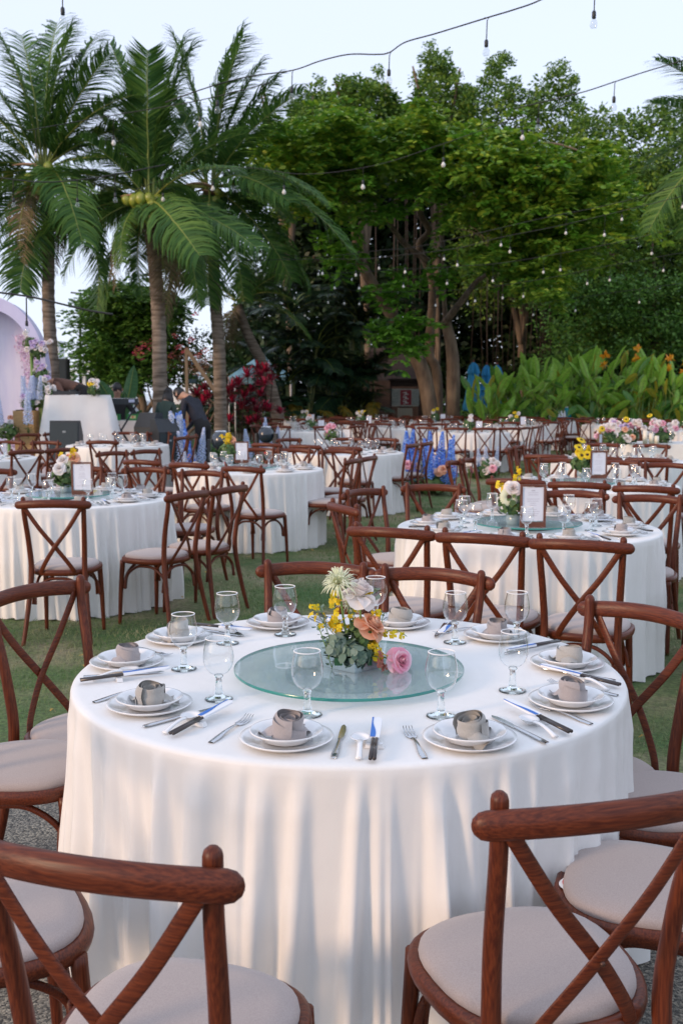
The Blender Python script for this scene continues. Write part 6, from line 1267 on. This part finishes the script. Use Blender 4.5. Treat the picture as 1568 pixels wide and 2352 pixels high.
b = MB(); b.add([(-wd/2, -1, z0), (wd/2, -1, z0), (wd/2*.8, 1, z1_), (-wd/2*.8, 1, z1_), (-wd/2, -1, z0-.15), (wd/2, -1, z0-.15), (wd/2, 3, z0), (-wd/2, 3, z0)], [(0, 1, 2, 3), (4, 5, 1, 0), (1, 6, 2), (7, 0, 3), (3, 2, 6, 7)], 0, False); obj('roof', b.me('roof', WW), t)
obj('wall', MB().box((wd*.32, .2, z0/2-.07), (wd*.3, .3, z0-.15)).me('wall', WW), t); obj('dark_opening', MB().box((-wd*.12, .8, z0/2-.07), (wd*.7, .2, z0-.16)).me('dark_opening', WIN), t)
for k in range(2): w_ = obj('window', MB().box((wd*(.26+.12*k), .03, z0*.55), (wd*.07, .05, z0*.35)).me('window', WW), t); obj('pane', MB().box((wd*(.26+.12*k), -.01, z0*.55), (wd*.055, .04, z0*.3)).me('pane', WIN), w_)
for k in range(3): obj('column', MB().box((-wd*.42+wd*.22*k, -.85, z0/2-.07), (.12, .12, z0-.14)).me('column', WW), t)
def boat(X0, X1, Yt, Yw, D, label, blue=False):
    x0, x1, z0, z1_ = B3(X0, Yt, X1, Yw, D); t = thing('moored_boat', label, 'boat', ((x0+x1)/2, D, 0), 0, 'white boats moored beyond the palms'); L = x1-x0; b = MB(); h = max(z1_*.45, .8); prof = []
    for k in range(9):
        u = k/8; w_ = 1.1*sin(pi*min(u*.8+.2, 1))**.6+.02; prof.append([(-L/2+L*u, -w_, h*(1+.25*(1-u))), (-L/2+L*u+.2*(1-u), -w_*.6, -.1), (-L/2+L*u+.2*(1-u), w_*.6, -.1), (-L/2+L*u, w_, h*(1+.25*(1-u)))])
    V = sum(prof, []); F = [(4*i+j, 4*i+4+j, 4*i+5+j, 4*i+1+j) for i in range(8) for j in range(3)]+[(4*i, 4*i+3, 4*i+7, 4*i+4) for i in range(8)]+[(32, 33, 34, 35)]; b.add(V, F, 0, False); obj('hull', b.me('hull', WW), t)
    obj('cabin', MB().box((L*.08, 0, h+(z1_-h)*.5), (L*.5, 1.3, z1_-h), taper=.85).me('cabin', WW), t); obj('window_band', MB().box((L*.08, -.63, h+(z1_-h)*.55), (L*.42, .06, (z1_-h)*.3)).me('window_band', WIN), t); obj('roof', MB().box((L*.06, 0, z1_+.04), (L*.58, 1.5, .08)).me('roof', mat('boat_blue', (.08, .2, .45), .4) if blue else WW), t)
boat(70, 160, 788, 900, 58, 'white yacht whose cabin shows between the arch and the palm trunk'); boat(395, 475, 838, 915, 56, 'white boat with a blue roof behind the long-haired woman', True); boat(470, 560, 862, 915, 60, 'white boat glimpsed through the red cordylines'); boat(255, 345, 872, 905, 62, 'white boat behind the keyboard player')
p = at(79, 770, 54); t = thing('round_beacon', 'white ball-shaped radar dome on a short mast beside the palm trunk', 'radar', (p.x, 54, 0)); obj('dome', MB().ball((0, 0, p.z), (.28, .28, .33), 14, 10).me('dome', WW), t); obj('mast', MB().tube([(0, 0, 1.5), (0, 0, p.z-.25)], .06, 6).me('mast', WW), t)
b = MB(); q0, q1, q2 = at(428, 800, 25), at(500, 905, 25), at(427, 900, 25); t = thing('timber_prop', 'weathered timber leaning between the second and third palm trunks', 'timber', (q1.x, 25, -.01)); obj('slanting_beam', MB().box(((q0.x+q1.x)/2-q1.x, 0, (q0.z+q1.z)/2), (.09, .09, (q0-q1).length), rot=Matrix.Rotation(-atan2(q1.x-q0.x, q0.z-q1.z), 3, 'Y')).me('slanting_beam', mat('grey_timber', (.25, .19, .13), .8)), t); obj('upright', MB().box((q0.x-q1.x, 0, q0.z/2), (.07, .07, q0.z)).me('upright', mat('grey_timber', (.25, .19, .13), .8)), t)

# ------------------------------------------------------------------ strings of bulbs
CAB = mat('black_cable', (.012, .013, .015), .6); FROST = mat('frosted_bulb', (.85, .84, .80), .25, coat=.6, trans=.35)
CLEARB = thin_glass('clear_bulb', (.92, .93, .93), .05, .10)
SOCK = MB().lathe([(0, .004), (.012, .0), (.017, -.012), (.017, -.055), (.013, -.06), (0, -.06)], 10).me('socket', BLACK)
def bulbm(m): return MB().lathe([(.011, -.058), (.018, -.072), (.029, -.092), (.031, -.108), (.024, -.128), (.0, -.137)], 14).me('bulb', m)
BUF, BUC = bulbm(FROST), bulbm(CLEARB)
def string(pts, bulbs, label, drop=.16, r=.007, clear=False, bs=.85, k=6):
    """pts: (X, Y, dist) along the cable; bulbs: (X, Y) of hanging bulbs"""
    P = [at(*p) for p in pts]; Q = bez(P, k); t = thing('light_string', label, 'string lights', tuple(P[0]), 0, 'strings of bulbs over the garden'); o = P[0]
    obj('cable', MB().tube([q-o for q in Q], r, 6).me('cable', CAB), t)
    for X in bulbs:
        best = min(range(len(Q)), key=lambda i: abs(784+FPX*Q[i].x/(Q[i].y*cos(PITCH)-(Q[i].z-CAMH)*sin(PITCH))-X)); c_ = Q[best]-o; dr = drop*R.uniform(.85, 1.1)
        obj('drop_wire', MB().tube([c_+Vector((-.02, 0, 0)), c_+Vector((.02, 0, 0)), c_+Vector((.004, 0, -.02)), c_+Vector((0, 0, -dr))], r*.75, 5).me('drop_wire', CAB), t)
        s = obj('socket', SOCK, t, c_+Vector((0, 0, -dr)), (0, 0, 0), bs); obj('bulb', BUC if clear else BUF, s)
# the two strings against the sky
string([(380, 235, 11.2), (480, 200, 11), (570, 176, 11), (670, 162, 10.8), (735, 140, 10.6), (800, 125, 10.4), (862, 125, 10.2), (893, 121, 10.1), (930, 97, 10), (1000, 77, 9.7), (1117, 41, 9.3), (1180, 22, 9.2), (1240, 0, 9.), (1330, -50, 8.8)], [490, 670, 893, 1117], 'light string sagging across the sky with clear bulbs', .17, .0065, True, 1.0, 5)
string([(1330, -50, 8.8), (1450, -70, 8.7), (1650, -90, 8.6)], [1368], 'string above the picture top with one bulb peeping in near the corner', .26, .0065, True, 1.0, 5)
string([(-100, -60, 8.7), (143, -30, 8.7), (400, -60, 8.6)], [143], 'string above the picture top with one bulb over the first palm', .16, .0065, True, 1.0, 5)
string([(1180, 250, 13.5), (1300, 221, 13), (1350, 208, 12.8), (1410, 188, 12.5), (1480, 165, 12.3), (1568, 138, 12), (1650, 105, 12)], [1240, 1410], 'short light string running into the fronds at the picture edge', .18, .007, True, 1.2)
string([(-80, 395, 13), (30, 412, 13), (120, 418, 13), (240, 405, 13), (380, 378, 13)], [35, 183, 264], 'light string passing behind the first palm trunk', .2, .007, True)
string([(-60, 665, 10), (60, 680, 10), (128, 695, 10), (200, 712, 10), (260, 722, 10)], [67], 'dark cable crossing the first palm trunk above the arch', .25, .009, True)
g = ['upper', 'second', 'third', 'fourth', 'fifth', 'lowest']
string([(500, 560, 24), (700, 590, 23), (870, 575, 22), (950, 568, 22), (1100, 535, 21), (1250, 500, 20.5), (1400, 470, 20), (1568, 425, 19)], [590, 745, 877, 1010, 1155, 1300, 1430, 1560], 'faint string of frosted bulbs crossing just under the spreading crown', .28, .0055)
string([(450, 600, 22), (740, 595, 21.5), (830, 595, 21), (930, 585, 20.5), (1050, 570, 20), (1150, 545, 19.5), (1300, 515, 19), (1568, 450, 18)], [560, 745, 812, 928, 1050, 1168, 1405], 'string of frosted bulbs along the lower edge of the spreading crown', .24, .0055)
string([(250, 560, 24), (480, 618, 24), (735, 628, 23.5), (900, 620, 23), (1050, 612, 22.5), (1180, 600, 22), (1400, 560, 21), (1568, 520, 20)], [374, 388, 492, 635, 755, 827, 920, 1027, 1128, 1235, 1295, 1490], 'string of frosted bulbs crossing the fork of the leaning trunk', .26, .0055)
string([(380, 570, 26), (600, 640, 26), (825, 668, 25.5), (1000, 668, 25), (1110, 660, 24.5), (1250, 640, 24), (1400, 610, 23.5), (1568, 580, 23)], [565, 660, 740, 796, 835, 990, 1002, 1070, 1095, 1150, 1190, 1350, 1410, 1530], 'string of frosted bulbs halfway up the dark trees', .24, .0055)
string([(520, 650, 28), (700, 700, 28), (900, 705, 27.5), (1050, 705, 27), (1200, 700, 26.5), (1350, 680, 26), (1568, 650, 25.5)], [600, 690, 853, 962, 1060, 1133, 1213, 1318, 1455], 'lowest string of frosted bulbs before the dark tree hollow', .22, .0055)
string([(300, 440, 20), (420, 400, 19.5), (560, 385, 19), (700, 400, 18.5), (860, 380, 18), (1018, 330, 17.5), (1200, 265, 17)], [365, 495, 662, 838, 1018, 1208], 'string with few large bulbs before the crowns of palm and spreading tree', .22, .0055, False, 1.15)
string([(60, 300, 15), (260, 265, 15), (460, 230, 14.5), (620, 190, 14)], [82, 263, 460], 'string of bulbs among the upper palm fronds', .25, .006, False, 1.)
